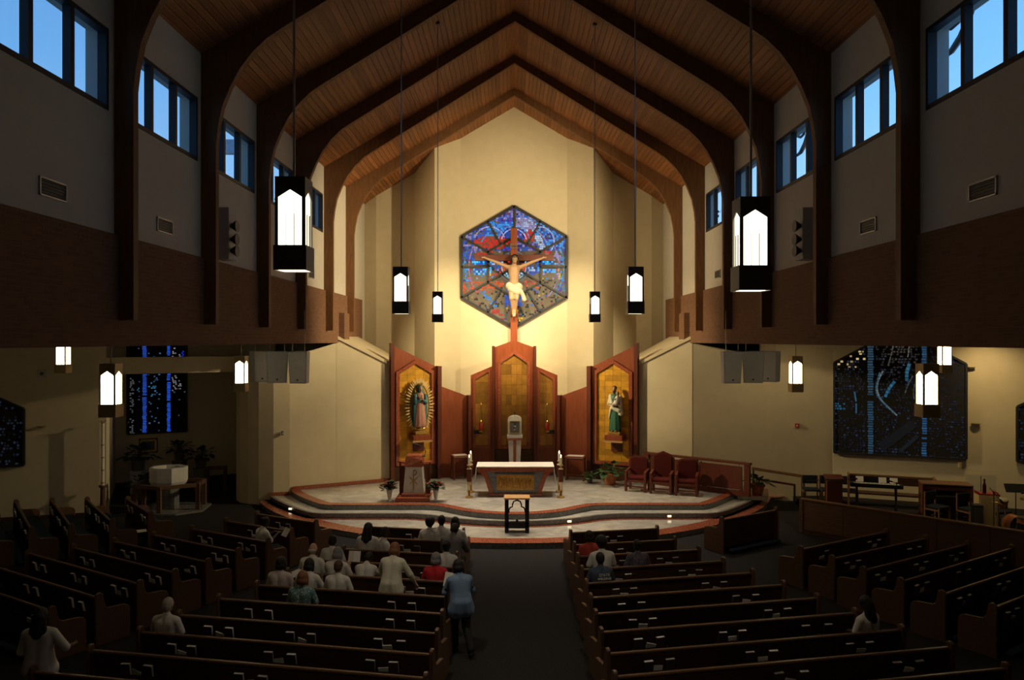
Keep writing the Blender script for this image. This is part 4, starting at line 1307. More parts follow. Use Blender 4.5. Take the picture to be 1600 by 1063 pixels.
for s, hx in ((-1, -.02), (1, .12)):
    g = MB().cap((s * .22, -.10, 1.13), (hx, -.25, 1.12), .042, .034)
    for q in range(4):
        g.cap((hx, -.25, 1.13 - .02 * q), (hx - s * .085, -.285, 1.15 - .02 * q), .011, .009, 6)
    g.cap((hx, -.24, 1.14), (hx - s * .03, -.265, 1.185), .012, .009, 6)
    blob(g, 'hand', 'skin_statue', t, .007, 1)
for s in (-1, 1):
    MB().ell((s * .07, -.13, .15), (.045, .10, .035)).build('foot', 'skin_statue', t, smooth=True)
g = MB().ell((-.02, 0.0, 1.71), (.088, .09, .085)).ell((-.02, -.085, 1.585), (.055, .05, .065))
blob(g, 'hair_and_beard', 'hair_brown', t, .011, 1)
g = MB().cap((.08, -.20, 1.18), (.13, -.17, 1.40), .085, .065).ell((.14, -.18, 1.53), (.062, .068, .075)).cap((.10, -.22, 1.16), (-.06, -.30, 1.14), .05, .035).cap((.16, -.2, 1.38), (.05, -.28, 1.30), .028, .022)
blob(g, 'child', 'skin_statue', t, .011, 2)
g = MB().cap((.08, -.205, 1.16), (.13, -.175, 1.38), .095, .075).cap((.10, -.22, 1.16), (-.02, -.28, 1.13), .062, .05)
blob(g, 'child_gown', 'cloth_white', t, .012, 2)

# ================================================================== SANCTUARY FURNISHINGS
# ---- altar
t = thing('altar', 'granite altar with a gold relief panel and a white cloth over its top', 'altar', (0.03, 25.75, DZ))
g = MB().box((0, .35, .90), (2.50, .96, .14)).build('mensa', 'red_granite', t, bevel=.015)
MB().prism([(-.82, 0, .10), (.82, 0, .10), (.98, 0, .62), (1.12, 0, .83), (-1.12, 0, .83), (-.98, 0, .62)], (0, .70, 0)).build('body', 'grey_granite', t)
MB().box((0, .35, .05), (1.78, .86, .10)).build('plinth', 'red_granite', t, bevel=.01)
for s in (-1, 1):
    MB().prism([(s * .70, -.04, .10), (s * .86, -.04, .10), (s * 1.02, -.04, .62), (s * 1.22, -.04, .83), (s * .96, -.04, .83), (s * .88, -.04, .62)], (0, .10, 0)).build('corner_pier', 'red_granite', t)
MB().box((0, -.02, .46), (1.30, .05, .58)).build('panel_border', 'grey_granite', t)
rel = MB().box((0, -.05, .46), (1.22, .03, .50)).build('relief_panel', 'gold_relief', t)
g = MB()
rg = random.Random(2)
for k in range(11):
    x = -.52 + .104 * k
    z = .50 + rg.uniform(-.05, .05)
    g.ell((x, -.068, z + .09), (.028, .022, .034), n=8, m=5)
    g.cap((x, -.066, z - .18), (x + rg.uniform(-.03, .03), -.066, z + .03), .044, .034, 8)
    g.cap((x, -.075, z), (x + rg.uniform(-.08, .08), -.085, z - .07), .014, .012, 6)
g.box((0, -.07, .34), (1.12, .02, .035))
g.build('relief_figures', 'gold_relief', rel, smooth=True)
c = thing('altar_cloth', 'white cloth laid over the altar, hanging down at both ends', 'cloth', (0.03, 25.75, DZ))
MB().box((0, .35, .984), (2.56, .98, .028)).build('top_panel', 'white_cloth', c, bevel=.006)
for s in (-1, 1):
    g = MB()
    n = 14
    vs, fs = [], []
    for j in range(n + 1):
        y = -.11 + .94 * j / n
        for q, z in enumerate((.985, .8, .6, .42)):
            w = .018 * math.sin(j * 1.9) * q / 3
            vs.append((s * (1.275 + .02 * q + w), y, z))
    for j in range(n):
        for q in range(3):
            fs.append((j * 4 + q, j * 4 + q + 1, (j + 1) * 4 + q + 1, (j + 1) * 4 + q))
    g.add(vs, fs)
    o = g.build('end_drop', 'white_cloth', c, smooth=True)
    o.modifiers.new('s', 'SOLIDIFY').thickness = .01
# ---- altar candle stands
for s, side in ((-1, 'left'), (1, 'right')):
    for y, nm in ((25.55, 'front'), (26.45, 'rear')):
        t = thing('candle_stand', 'wood and brass stand with a lit candle, %s one at the %s altar end' % (nm, side), 'candlestick', (s * 1.50 + .02, y, DZ), 0, 'candle stands round the altar')
        g = MB().lathe([(.13, 0), (.13, .03), (.05, .06)], n=12)
        for q in range(4):
            a = PI / 4 + q * PI / 2
            g.tube([(.045 * math.cos(a), .045 * math.sin(a), .04), (.045 * math.cos(a), .045 * math.sin(a), .52)], .014, 6)
        g.build('brass_posts', 'gold', t)
        MB().box((0, 0, .12), (.07, .07, .22)).build('lower_block', 'cherry_dark', t, bevel=.006)
        MB().box((0, 0, .72), (.15, .15, .42)).build('wood_block', 'cherry_dark', t, bevel=.012)
        MB().lathe([(.085, 0), (.07, .02), (.03, .05), (.03, .09), (.075, .11), (.075, .13)], (0, 0, .93), 12).build('drip_cup', 'brass', t)
        cd = MB().lathe([(.04, 0), (.04, .24), (.012, .25)], (0, 0, 1.06), 12).build('candle', 'wax', t, smooth=False)
        MB().lathe([(.004, 0), (.020, .025), (.016, .05), (.002, .085)], (0, 0, 1.315), 8).build('flame', 'flame', cd)
# ---- tabernacle on its tapering pillar
t = thing('tabernacle_pillar', 'tapering white marble pillar with a dark central stripe', 'pillar', (0.02, 28.3, DZ))
MB().prism([(-.17, 0, 0), (.17, 0, 0), (.235, 0, 1.52), (-.235, 0, 1.52)], (0, .36, 0)).build('shaft', 'white_marble', t)
MB().prism([(-.045, -.012, 0), (.045, -.012, 0), (.055, -.012, 1.52), (-.055, -.012, 1.52)], (0, .03, 0)).build('stripe', 'red_granite', t)
MB().box((0, .18, 1.56), (.56, .46, .08)).build('cap', 'red_granite', t, bevel=.01)
t = thing('tabernacle', 'small white house-shaped tabernacle with a dark framed door and a tiny cross', 'tabernacle', (0.02, 28.3, DZ + 1.60))
MB().box((0, .18, .05), (.56, .44, .10)).build('base', 'white_marble', t, bevel=.01)
g = MB()
arcp = [(-.25, .10), (.25, .10), (.25, .66)] + [(.25 * math.cos(a), .66 + .14 * math.sin(a)) for a in [PI * k / 10 for k in range(1, 10)]] + [(-.25, .66)]
g.prism([(x, -.02, z) for x, z in arcp], (0, .40, 0))
g.build('case', 'white_marble', t)
g = MB()
for a, b in (((-.17, .18), (.17, .18)), ((.17, .18), (.17, .60)), ((.17, .60), (-.17, .60)), ((-.17, .60), (-.17, .18))):
    g.bar((a[0], -.035, a[1]), (b[0], -.035, b[1]), .03, .03, up=(0, -1, 0))
g.build('door_frame', 'gold', t)
dr = MB().box((0, -.028, .39), (.32, .015, .40)).build('door', 'dark_grey', t)
MB().lathe([(.045, 0), (.06, .08), (.03, .14), (.05, .2), (.02, .26)], (0, -.04, .27), 10, sy=.2).build('relief', 'chrome', dr)
g = MB().box((0, .1, .88), (.018, .018, .16)).box((0, .1, .90), (.09, .018, .018))
g.build('finial_cross', 'black_iron', t)
# ---- ambo
t = thing('ambo', 'tapering white marble ambo with a gold chi-rho and red granite top', 'lectern', (-3.24, 25.15, DZ))
MB().box((0, .12, .07), (1.08, .95, .14)).build('base', 'red_granite', t, bevel=.015)
MB().box((0, .10, .19), (.74, .66, .10)).build('upper_base', 'red_granite', t, bevel=.01)
MB().prism([(-.33, -.12, .24), (.33, -.12, .24), (.265, -.06, 1.07), (-.265, -.06, 1.07)], (0, .45, 0)).build('pedestal', 'white_marble', t)
MB().prism([(-.28, -.10, 1.07), (.28, -.10, 1.07), (.28, -.10, 1.28), (.24, -.02, 1.42), (-.24, -.02, 1.42), (-.28, -.10, 1.28)], (0, .55, 0)).build('book_rest', 'red_granite', t)
g = MB()
yf = lambda z: -.13 + .072 * (z - .24)
g.bar((0, yf(.34), .34), (0, yf(.96), .96), .032, .02, up=(0, -1, 0))
g.bar((-.13, yf(.52), .52), (.13, yf(.74), .74), .03, .02, up=(0, -1, 0)).bar((.13, yf(.52), .52), (-.13, yf(.74), .74), .03, .02, up=(0, -1, 0))
cpts = [(.0 + .10 * math.cos(a), yf(.88), .88 + .085 * math.sin(a)) for a in [PI / 2 - PI * k / 8 for k in range(9)]]
g.tube(cpts, .017, 6)
g.build('chi_rho', 'gold', t)
for s in (-1, 1):
    MB().prism([(s * .30, .0, 1.17), (s * .56, .25, 1.17), (s * .50, .42, 1.17), (s * .28, .30, 1.17)], (0, 0, .04)).build('wing_shelf', 'red_granite', t)
    MB().box((s * .48, .28, .62), (.05, .05, 1.12)).build('wing_post', 'cherry_dark', t)
    MB().box((s * .40, .26, .60), (.12, .03, .9)).build('wing_panel', 'cherry_dark', t)
mk = thing('gooseneck_microphone', 'thin gooseneck microphone curving over the ambo top', 'microphone', (-3.0, 25.28, DZ + 1.40))
MB().tube([(.06, .1, -.03), (.12, .06, .12), (.08, .0, .26), (-.04, -.05, .34), (-.13, -.08, .37)], .012, 6).build('neck', 'black_plastic', mk)
MB().cap((-.13, -.08, .37), (-.25, -.12, .41), .022, .026).build('head', 'black_plastic', mk, smooth=True)
MB().lathe([(.05, 0), (.05, .02), (.02, .03)], (.06, .1, -.04), 10).build('foot', 'black_plastic', mk)
# ---- flower vases by the ambo
def vase(x, y, lab, seed):
    rg_ = random.Random(seed)
    t = thing('flower_vase', lab, 'vase', (x, y, DZ), 0, 'flower vases by the ambo')
    MB().lathe([(.10, 0), (.10, .025), (.04, .05), (.06, .12), (.085, .28), (.10, .36), (.085, .36)], n=16).build('vase', 'white_marble', t, smooth=True)
    g = MB(); f = MB()
    for k in range(150):
        a, r = rg_.uniform(0, 2 * PI), rg_.uniform(.02, .30)
        c_ = Vector((r * math.cos(a), r * .8 * math.sin(a), .40 + rg_.uniform(-.05, .26) * (1 - r)))
        d = Vector((math.cos(a), math.sin(a), rg_.uniform(-.3, .8))).normalized()
        sd = d.cross(Vector((0, 0, 1))).normalized()
        w, l = .055, .15
        g.add([c_ - d * l * .5, c_ + sd * w + Vector((0, 0, .01)), c_ + d * l * .6, c_ - sd * w], [(0, 1, 2, 3)])
    g.tube([(0, 0, .3), (0, 0, .5)], .03, 6)
    g.build('leaves', 'leaf_green', t, kind='stuff')
    for k in range(11):
        a = k * 2.4
        r = .09 + .018 * k
        ff = MB()
        c_ = Vector((r * math.cos(a), r * .8 * math.sin(a), .56 - .009 * k + rg_.uniform(-.02, .05)))
        for q in range(6):
            b = q * PI / 3
            d = Vector((math.cos(b), math.sin(b), .35))
            sd = Vector((-math.sin(b), math.cos(b), 0))
            ff.add([c_, c_ + d * .05 + sd * .032, c_ + d * .095, c_ + d * .05 - sd * .032], [(0, 1, 2, 3)])
        ff.ell(c_ + Vector((0, 0, .012)), (.014, .014, .012), n=6, m=4)
        ff.build('flower', 'red_petal', t)
vase(-4.0, 24.98, 'white vase of dark red flowers at the left foot of the ambo', 1)
vase(-2.52, 24.98, 'white vase of dark red flowers at the right foot of the ambo', 2)
# ---- iron framed table before the altar
t = thing('side_table', 'narrow iron-framed table with a pale wooden top and trefoil arch before the altar', 'table', (0.06, 22.05, 0.155))
MB().box((0, .2, .965), (.74, .50, .05)).build('tabletop', 'light_wood', t, bevel=.008)
for s in (-1, 1):
    for y in (.02, .38):
        MB().box((s * .29, y, .47), (.11, .06, .94)).build('leg', 'black_iron', t, bevel=.006)
MB().box((0, .02, .22), (.64, .06, .16)).build('lower_rail', 'black_iron', t)
MB().box((0, .2, .13), (.60, .36, .03)).build('shelf', 'black_iron', t)
tre = [(-.235, .56), (-.22, .66), (-.19, .71), (-.13, .73), (-.125, .80), (-.09, .88), (0, .915), (.09, .88), (.125, .80), (.13, .73), (.19, .71), (.22, .66), (.235, .56)]
MB().tube([(x, .02, z) for x, z in tre], .022, 6).build('trefoil', 'black_iron', t)
MB().lathe([(.04, .30), (.035, .34), (.015, .38), (0, .40)], (0, .02, 0), 8).build('finial', 'black_iron', t)
# ---- credence tables
def credence(x, y, rz, lab, w=.62):
    t = thing('credence_table', lab, 'table', (x, y, DZ), rz)
    MB().box((0, 0, .86), (w, .42, .05)).build('tabletop', 'cherry_wood', t, bevel=.006)
    MB().box((0, 0, .79), (w - .06, .36, .09)).build('apron', 'cherry_dark', t)
    for sx in (-1, 1):
        for sy in (-1, 1):
            MB().box((sx * (w / 2 - .05), sy * .16, .42), (.055, .055, .84)).build('leg', 'cherry_dark', t)
    MB().box((0, 0, .18), (w - .1, .03, .04)).build('stretcher', 'cherry_dark', t)
    c = thing('table_runner', 'white cloth lying on the %s' % ('credence table left of the altar' if x < 0 else 'credence table right of the altar'), 'cloth', (x, y, DZ + .886), rz)
    MB().box((0, 0, .006), (w * .82, .36, .010)).build('cloth', 'white_cloth', c)
    MB().box((0, -.187, -.03), (w * .82, .008, .08)).build('hem', 'white_cloth', c)
credence(-2.02, 28.95, .35, 'small dark credence table against the low screen left of the altar')
credence(2.26, 28.75, -.25, 'small dark credence table against the low screen right of the altar', .74)
# ---- presider chairs
def sanctuary_chair(x, y, rz, tall, lab):
    t = thing('sanctuary_chair', lab, 'chair', (x, y, DZ), rz, 'red upholstered sanctuary chairs')
    W_, D_ = .74, .62
    hb = 1.34 if tall else 1.12
    for s in (-1, 1):
        MB().box((s * (W_ / 2 - .04), -D_ / 2 + .04, .32), (.08, .08, .64)).build('leg', 'cherry_dark', t, bevel=.006)
        MB().box((s * (W_ / 2 - .04), D_ / 2 - .04, hb * .44), (.08, .08, hb * .88)).build('leg', 'cherry_dark', t, bevel=.006)
        MB().prism([(s * (W_ / 2 - .08), -D_ / 2, .63), (s * (W_ / 2), -D_ / 2, .63), (s * (W_ / 2), D_ / 2, .70), (s * (W_ / 2 - .08), D_ / 2, .70)], (0, 0, .05)).build('armrest', 'cherry_dark', t)
    MB().box((0, -.02, .36), (W_ - .10, D_ - .08, .08)).build('seat_frame', 'cherry_dark', t)
    MB().box((0, -.02, .45), (W_ - .15, D_ - .10, .11)).build('seat_cushion', 'maroon_fabric', t, bevel=.03)
    w2 = W_ / 2 - .07
    pf = [(-w2, .46), (w2, .46), (w2, hb - .14), (0, hb if tall else hb - .06), (-w2, hb - .14)] if tall else [(-w2, .46), (w2, .46), (w2, hb - .08), (w2 * .6, hb), (-w2 * .6, hb), (-w2, hb - .08)]
    MB().prism([(a, D_ / 2 - .14, z) for a, z in pf], (0, .06, 0)).build('back_cushion', 'maroon_fabric', t, bevel=.012)
    k = [(a * 1.14, z + (.03 if z > 1 else -.03)) for a, z in pf]
    MB().prism([(a, D_ / 2 - .075, z) for a, z in k], (0, .05, 0)).build('back_frame', 'cherry_dark', t)
    MB().box((0, -D_ / 2 + .05, .16), (W_ - .12, .03, .05)).build('stretcher', 'cherry_dark', t)
sanctuary_chair(4.22, 26.75, -.42, False, 'lower red upholstered chair nearest the bearded man statue')
sanctuary_chair(4.98, 26.35, -.36, True, 'tall pointed-back red upholstered chair, middle one of the three')
sanctuary_chair(5.75, 26.02, -.30, False, 'lower red upholstered chair at the outer end of the three, by the wooden screen')
# ---- wooden screen behind the chairs
A, B = Vector((4.75, 28.15, 0)), Vector((7.72, 25.62, 0))
u = (B - A).normalized(); L_ = (B - A).length
t = thing('wooden_barrier', 'dark red wooden barrier with glass-edged panels behind the three red chairs', 'barrier', (A.x, A.y, DZ), math.atan2(u.y, u.x))
MB().box((L_ / 2, 0, 1.08), (L_ + .1, .16, .08)).build('top_rail', 'cherry_dark', t, bevel=.01)
MB().box((L_ / 2, 0, .08), (L_, .12, .16)).build('bottom_rail', 'cherry_dark', t)
for a in (.04, L_ * .50, L_ - .08):
    MB().box((a, 0, .55), (.18, .12, 1.0)).build('post', 'cherry_dark', t)
for a, b in ((.20, L_ * .48), (L_ * .53, L_ - .24)):
    w = b - a
    MB().box(((a + b) / 2, 0, .56), (w - .05, .05, .80)).build('panel', 'cherry_dark', t)
    g = MB()
    for z in (.165, .985):
        for x in (a + .12, b - .12):
            g.box((x, -.03, z), (.03, .05, .05))
    g.build('clip', 'chrome', t)
MB().box((L_ * .77, -.04, .185), (1.2, .012, .014)).build('chrome_strip', 'chrome', t)
for a in (.495, .535):
    MB().box((L_ * a, -.07, .56), (.014, .012, .74)).build('chrome_rod', 'chrome', t)
# ---- potted plants
def plant(x, y, z, lab, s, seed, pot=True, group=None, m='leaf_green'):
    rg_ = random.Random(seed)
    t = thing('potted_plant', lab, 'plant', (x, y, z), rg_.uniform(0, 6), group)
    if pot:
        MB().lathe([(.13 * s, 0), (.15 * s, .03 * s), (.21 * s, .26 * s), (.24 * s, .27 * s), (.24 * s, .34 * s), (.20 * s, .34 * s), (.19 * s, .30 * s)], n=18).build('pot', 'terracotta', t)
    else:
        MB().lathe([(.14 * s, 0), (.17 * s, .3 * s), (.15 * s, .3 * s)], n=14).build('pot', 'dark_grey', t)
    MB().lathe([(0.001, .29 * s), (.19 * s, .285 * s)], n=12).build('soil', 'soil', t)
    for k in range(46):
        a = k * 2.399
        el = rg_.uniform(.15, 1.35)
        l = rg_.uniform(.35, .62) * s
        d = Vector((math.cos(a) * math.cos(el), math.sin(a) * math.cos(el), math.sin(el)))
        b0 = Vector((0, 0, .28 * s)) + Vector((d.x, d.y, 0)) * .05 * s
        mid = b0 + d * l * .55
        sd = Vector((-math.sin(a), math.cos(a), 0))
        tip = b0 + d * l + Vector((0, 0, -.14 * s))
        w = .105 * s
        g = MB().add([b0 + sd * .006, b0 - sd * .006, mid - sd * .008, mid + sd * .008], [(0, 1, 2, 3)])
        q1, q2 = mid.lerp(tip, .3), mid.lerp(tip, .65)
        upv = Vector((0, 0, .015 * s))
        g.add([mid, q1 + sd * w + upv, q2 + sd * w * .8, tip, q2 - sd * w * .8, q1 - sd * w + upv, q1, q2], [(0, 1, 6), (6, 1, 2, 7), (7, 2, 3), (0, 6, 5), (5, 6, 7, 4), (7, 4, 3)])
        g.build('leaf', m, t)
plant(3.42, 27.85, DZ, 'leafy plant in a terracotta pot under the bearded man statue', 1.25, 5)
plant(8.12, 26.05, DZ + .005, 'leafy plant in a terracotta bowl at the outer end of the wooden barrier', 1.0, 6)
plant(2.72, 28.15, DZ, 'dark leafy plant between the credence table and the terracotta pot', .62, 7, pot=False)
# ================================================================== PEWS
PEW = {}
cover_me = MB().box((0, -.024, .10), (.15, .008, .205)).box((0, .024, .10), (.15, .008, .205)).box((-.073, 0, .10), (.006, .05, .205)).mesh('cover', 'book_cover')
page_me = MB().box((.002, 0, .103), (.142, .040, .206)).mesh('pages', 'page_edge')
pamph_me = MB().add([(-.08, 0, .0), (.08, 0, .0), (.085, .004, .13), (-.075, .004, .14), (-.08, .016, .0), (.08, .016, .0), (.085, .02, .13), (-.075, .02, .14)],
                    [(0, 1, 2, 3), (5, 4, 7, 6), (3, 2, 6, 7), (0, 3, 7, 4), (1, 5, 6, 2), (0, 4, 5, 1)]).mesh('pamphlet', 'page_edge')
kneel_prof = None
def pew(key, A, B, block, idx, books=True, facing=None, first=.8, step=1.5, hym=True, nxt=None):
    A, B = Vector(A), Vector(B)
    u = (B - A).normalized()
    n = Vector((-u.y, u.x))
    if (facing and n.dot(Vector(facing)) < 0) or (not facing and n.y < 0):
        n = -n
    L_ = (B - A).length
    mid = (A + B) / 2
    rz = math.atan2(n.y, n.x) - PI / 2
    lx = Vector((n.y, -n.x))
    sgn = 1 if lx.dot(u) > 0 else -1          # +1: local +x points away from the aisle end
    lab = '%s wooden pew from the altar in the %s' % (ORD[idx], block)
    t = thing('pew', lab, 'pew', (mid.x, mid.y, 0), rz, 'wooden pews, ' + block)
    h = L_ / 2 - .03
    MB().prism([(-h, 0.0, .85), (-h, .035, .85), (-h, .13, .10), (-h, .095, .10)], (2 * h, 0, 0)).build('back', 'dark_and_shaded_wood', t)  # shade of the unlit rear face given as a darker wood colour
    MB().box((0, .005, .862), (2 * h, .062, .045)).build('top_rail', 'pew_wood', t, bevel=.012)
    MB().box((0, .335, .370), (2 * h, .46, .035)).build('seat', 'pew_wood', t)
    MB().box((0, .335, .405), (2 * h - .04, .44, .045)).build('seat_cushion', 'blue_fabric', t, bevel=.012)
    prof = [(-.07, 0), (-.07, .88), (-.055, .94), (-.02, .965), (.03, .965), (.065, .94), (.09, .80), (.12, .70), (.17, .655), (.48, .63), (.56, .60), (.595, .54), (.60, .40), (.60, 0)]
    for x in (-L_ / 2 - .03, L_ / 2 - .03):
        MB().prism([(x, a, b) for a, b in prof], (.06, 0, 0)).build('end_panel', 'pew_wood', t, bevel=.008)
    MB().box((0, -.20, .10), (2 * h - .2, .14, .06)).build('kneeler', 'blue_fabric', t, bevel=.01)
    MB().box((0, .36, .18), (2 * h, .03, .34)).build('seat_support', 'dark_and_shaded_wood', t)
    PEW[key] = (t, mid, rz, L_, sgn)
    if not books:
        return t
    nb = max(1, int(round((L_ - .5) / step)))
    for k in range(nb):
        dist = first + (L_ - 2 * first) * (k / (nb - 1) if nb > 1 else .5) + RNG.uniform(-.06, .06)
        cx = sgn * (-L_ / 2 + dist)
        g = MB().box((cx, -.035, .515), (.62, .075, .015)).box((cx, -.075, .555), (.62, .012, .07)).box((cx - .305, -.035, .55), (.012, .075, .08)).box((cx + .305, -.035, .55), (.012, .075, .08))
        g.build('book_rack', 'dark_and_shaded_wood', t)
        if not hym: continue
        Rz = Matrix.Rotation(rz, 3, 'Z')
        nk = ORD[k + 1]
        for j, side in ((-1, 'aisle-side'), (1, 'outer')):
            if RNG.random() < .06: continue
            w = Rz @ Vector((cx + sgn * j * (.19 + RNG.uniform(-.02, .02)), -.038, .545))
            b = link('hymnal', cover_me, None, (mid.x + w.x, mid.y + w.y, w.z), None, '%s hymnal in the %s rack of the %s pew, %s' % (side, nk, ORD[idx], block), 'book', 'hymnals in the pew racks')
            b.rotation_euler = (RNG.uniform(.10, .20), RNG.uniform(-.04, .04), rz + RNG.uniform(-.08, .08))
            link('pages', page_me, b)
        if RNG.random() < .72:
            w = Rz @ Vector((cx + RNG.uniform(-.03, .03), -.045, .525))
            b = link('pamphlet', pamph_me, None, (mid.x + w.x, mid.y + w.y, w.z), None, 'pale pamphlet in the %s rack of the %s pew, %s' % (nk, ORD[idx], block), 'pamphlet', 'pamphlets in the pew racks')
            b.rotation_euler = (RNG.uniform(.1, .35), RNG.uniform(-.25, .25), rz + RNG.uniform(-.1, .1))
    return t
BR_, BS_, BL_, BM_, BN_ = 'left centre block', 'right centre block', 'left side block', 'right side block', 'far left block'
Rd = [19.3, 18.25, 17.15, 16.2, 15.25, 14.35, 13.47, 12.56, 11.72, 10.90, 10.05]
Rb = [3.67, 3.73, 3.88, 4.3, 4.65, 5.0, 5.43, 5.8, 6.1, 6.5, 6.9]
for k, (d, xb) in enumerate(zip(Rd, Rb)):
    pew('R%d' % (k + 1), (-1.28, d), (-xb, d + .19 * (xb - 1.28)), BR_, k + 1)
Sd = [19.14, 17.99, 17.04, 16.07, 15.16, 14.31, 13.47, 12.62, 11.75, 10.95, 10.1]
Sb = [3.56, 3.77, 4.13, 4.44, 4.8, 5.16, 5.51, 5.86, 6.27, 6.66, 7.03]
for k, (d, xb) in enumerate(zip(Sd, Sb)):
    pew('S%d' % (k + 1), (1.36, d), (xb, d + .20 * (xb - 1.36)), BS_, k + 1)
La = [(-5.15, 20.2), (-5.54, 19.3), (-5.8, 18.3), (-6.2, 17.45), (-6.54, 16.6), (-6.92, 15.84), (-7.28, 15.1), (-7.65, 14.3), (-8.1, 13.6)]
Lb = [(-7.0, 21.2), (-7.55, 20.4), (-8.1, 19.55), (-8.75, 18.9), (-9.4, 18.3), (-10.05, 17.75), (-10.8, 17.3), (-11.4, 16.6), (-12.0, 16.0)]
for k, (a, b) in enumerate(zip(La, Lb)):
    pew('L%d' % k, a, b, BL_, k + 1, first=.6, step=1.2 if k < 3 else 1.4)
Ma = [(5.43, 20.5), (6.43, 17.6), (6.83, 16.85), (7.12, 16.0), (7.52, 15.25), (7.9, 14.48), (8.4, 13.76)]
Mb = [(7.26, 21.7), (9.15, 19.25), (9.78, 18.6), (10.46, 18.07), (11.25, 17.7), (11.6, 16.9), (12.1, 16.2)]
for k, (a, b) in enumerate(zip(Ma, Mb)):
    pew('M%d' % k, a, b, BM_, k + 1, first=.6, step=1.3, hym=(k > 0))
Na = [(-9.9, 21.2), (-10.45, 20.25), (-11.2, 19.7), (-12.0, 19.37), (-12.95, 19.1)]
Nb_ = [(-11.5, 23.2), (-12.65, 23.1), (-13.6, 22.95), (-14.5, 22.7), (-15.4, 22.3)]
for k, (a, b) in enumerate(zip(Na, Nb_)):
    pew('N%d' % k, a, b, BN_, k + 1, facing=(1, 0.3), first=.5, step=1.1)
# a sheet left lying on a seat
t = thing('paper_sheet', 'white sheet of paper left on the seat of the second pew, far left block', 'paper', (-10.02, 20.95, .478), .5)
MB().box((0, 0, 0), (.24, .32, .008)).build('sheet', 'white_paper', t)

# ================================================================== PEOPLE
def hand(g, w, d, up, side, curl=.5):
    """palm and five bent fingers at wrist w, pointing along d; up is the back of the hand"""
    d, up = Vector(d).normalized(), Vector(up)
    up = (up - d * up.dot(d)).normalized()
    sd = d.cross(up) * side
    w = Vector(w)
    g.cap(w, w + d * .035, .028, .030, 8)
    for q, (o, l) in enumerate(((-.030, .066), (-.010, .076), (.010, .070), (.029, .055))):
        k = w + d * .055 + sd * o
        g.cap(w + d * .02 + sd * o * .8, k, .0135, .0115, 6)
        m1 = k + (d * math.cos(curl) - up * math.sin(curl)) * l * .5
        m2 = m1 + (d * math.cos(curl * 2) - up * math.sin(curl * 2)) * l * .5
        g.cap(k, m1, .0112, .0098, 6).cap(m1, m2, .0098, .0082, 6)
    b = w + d * .015 - sd * .026
    m = b + (d * .7 - sd * .6 - up * .25).normalized() * .036
    g.cap(b, m, .014, .0115, 6).cap(m, m + (d * .95 - up * .3).normalized() * .030, .0115, .009, 6)
CACHE = {}
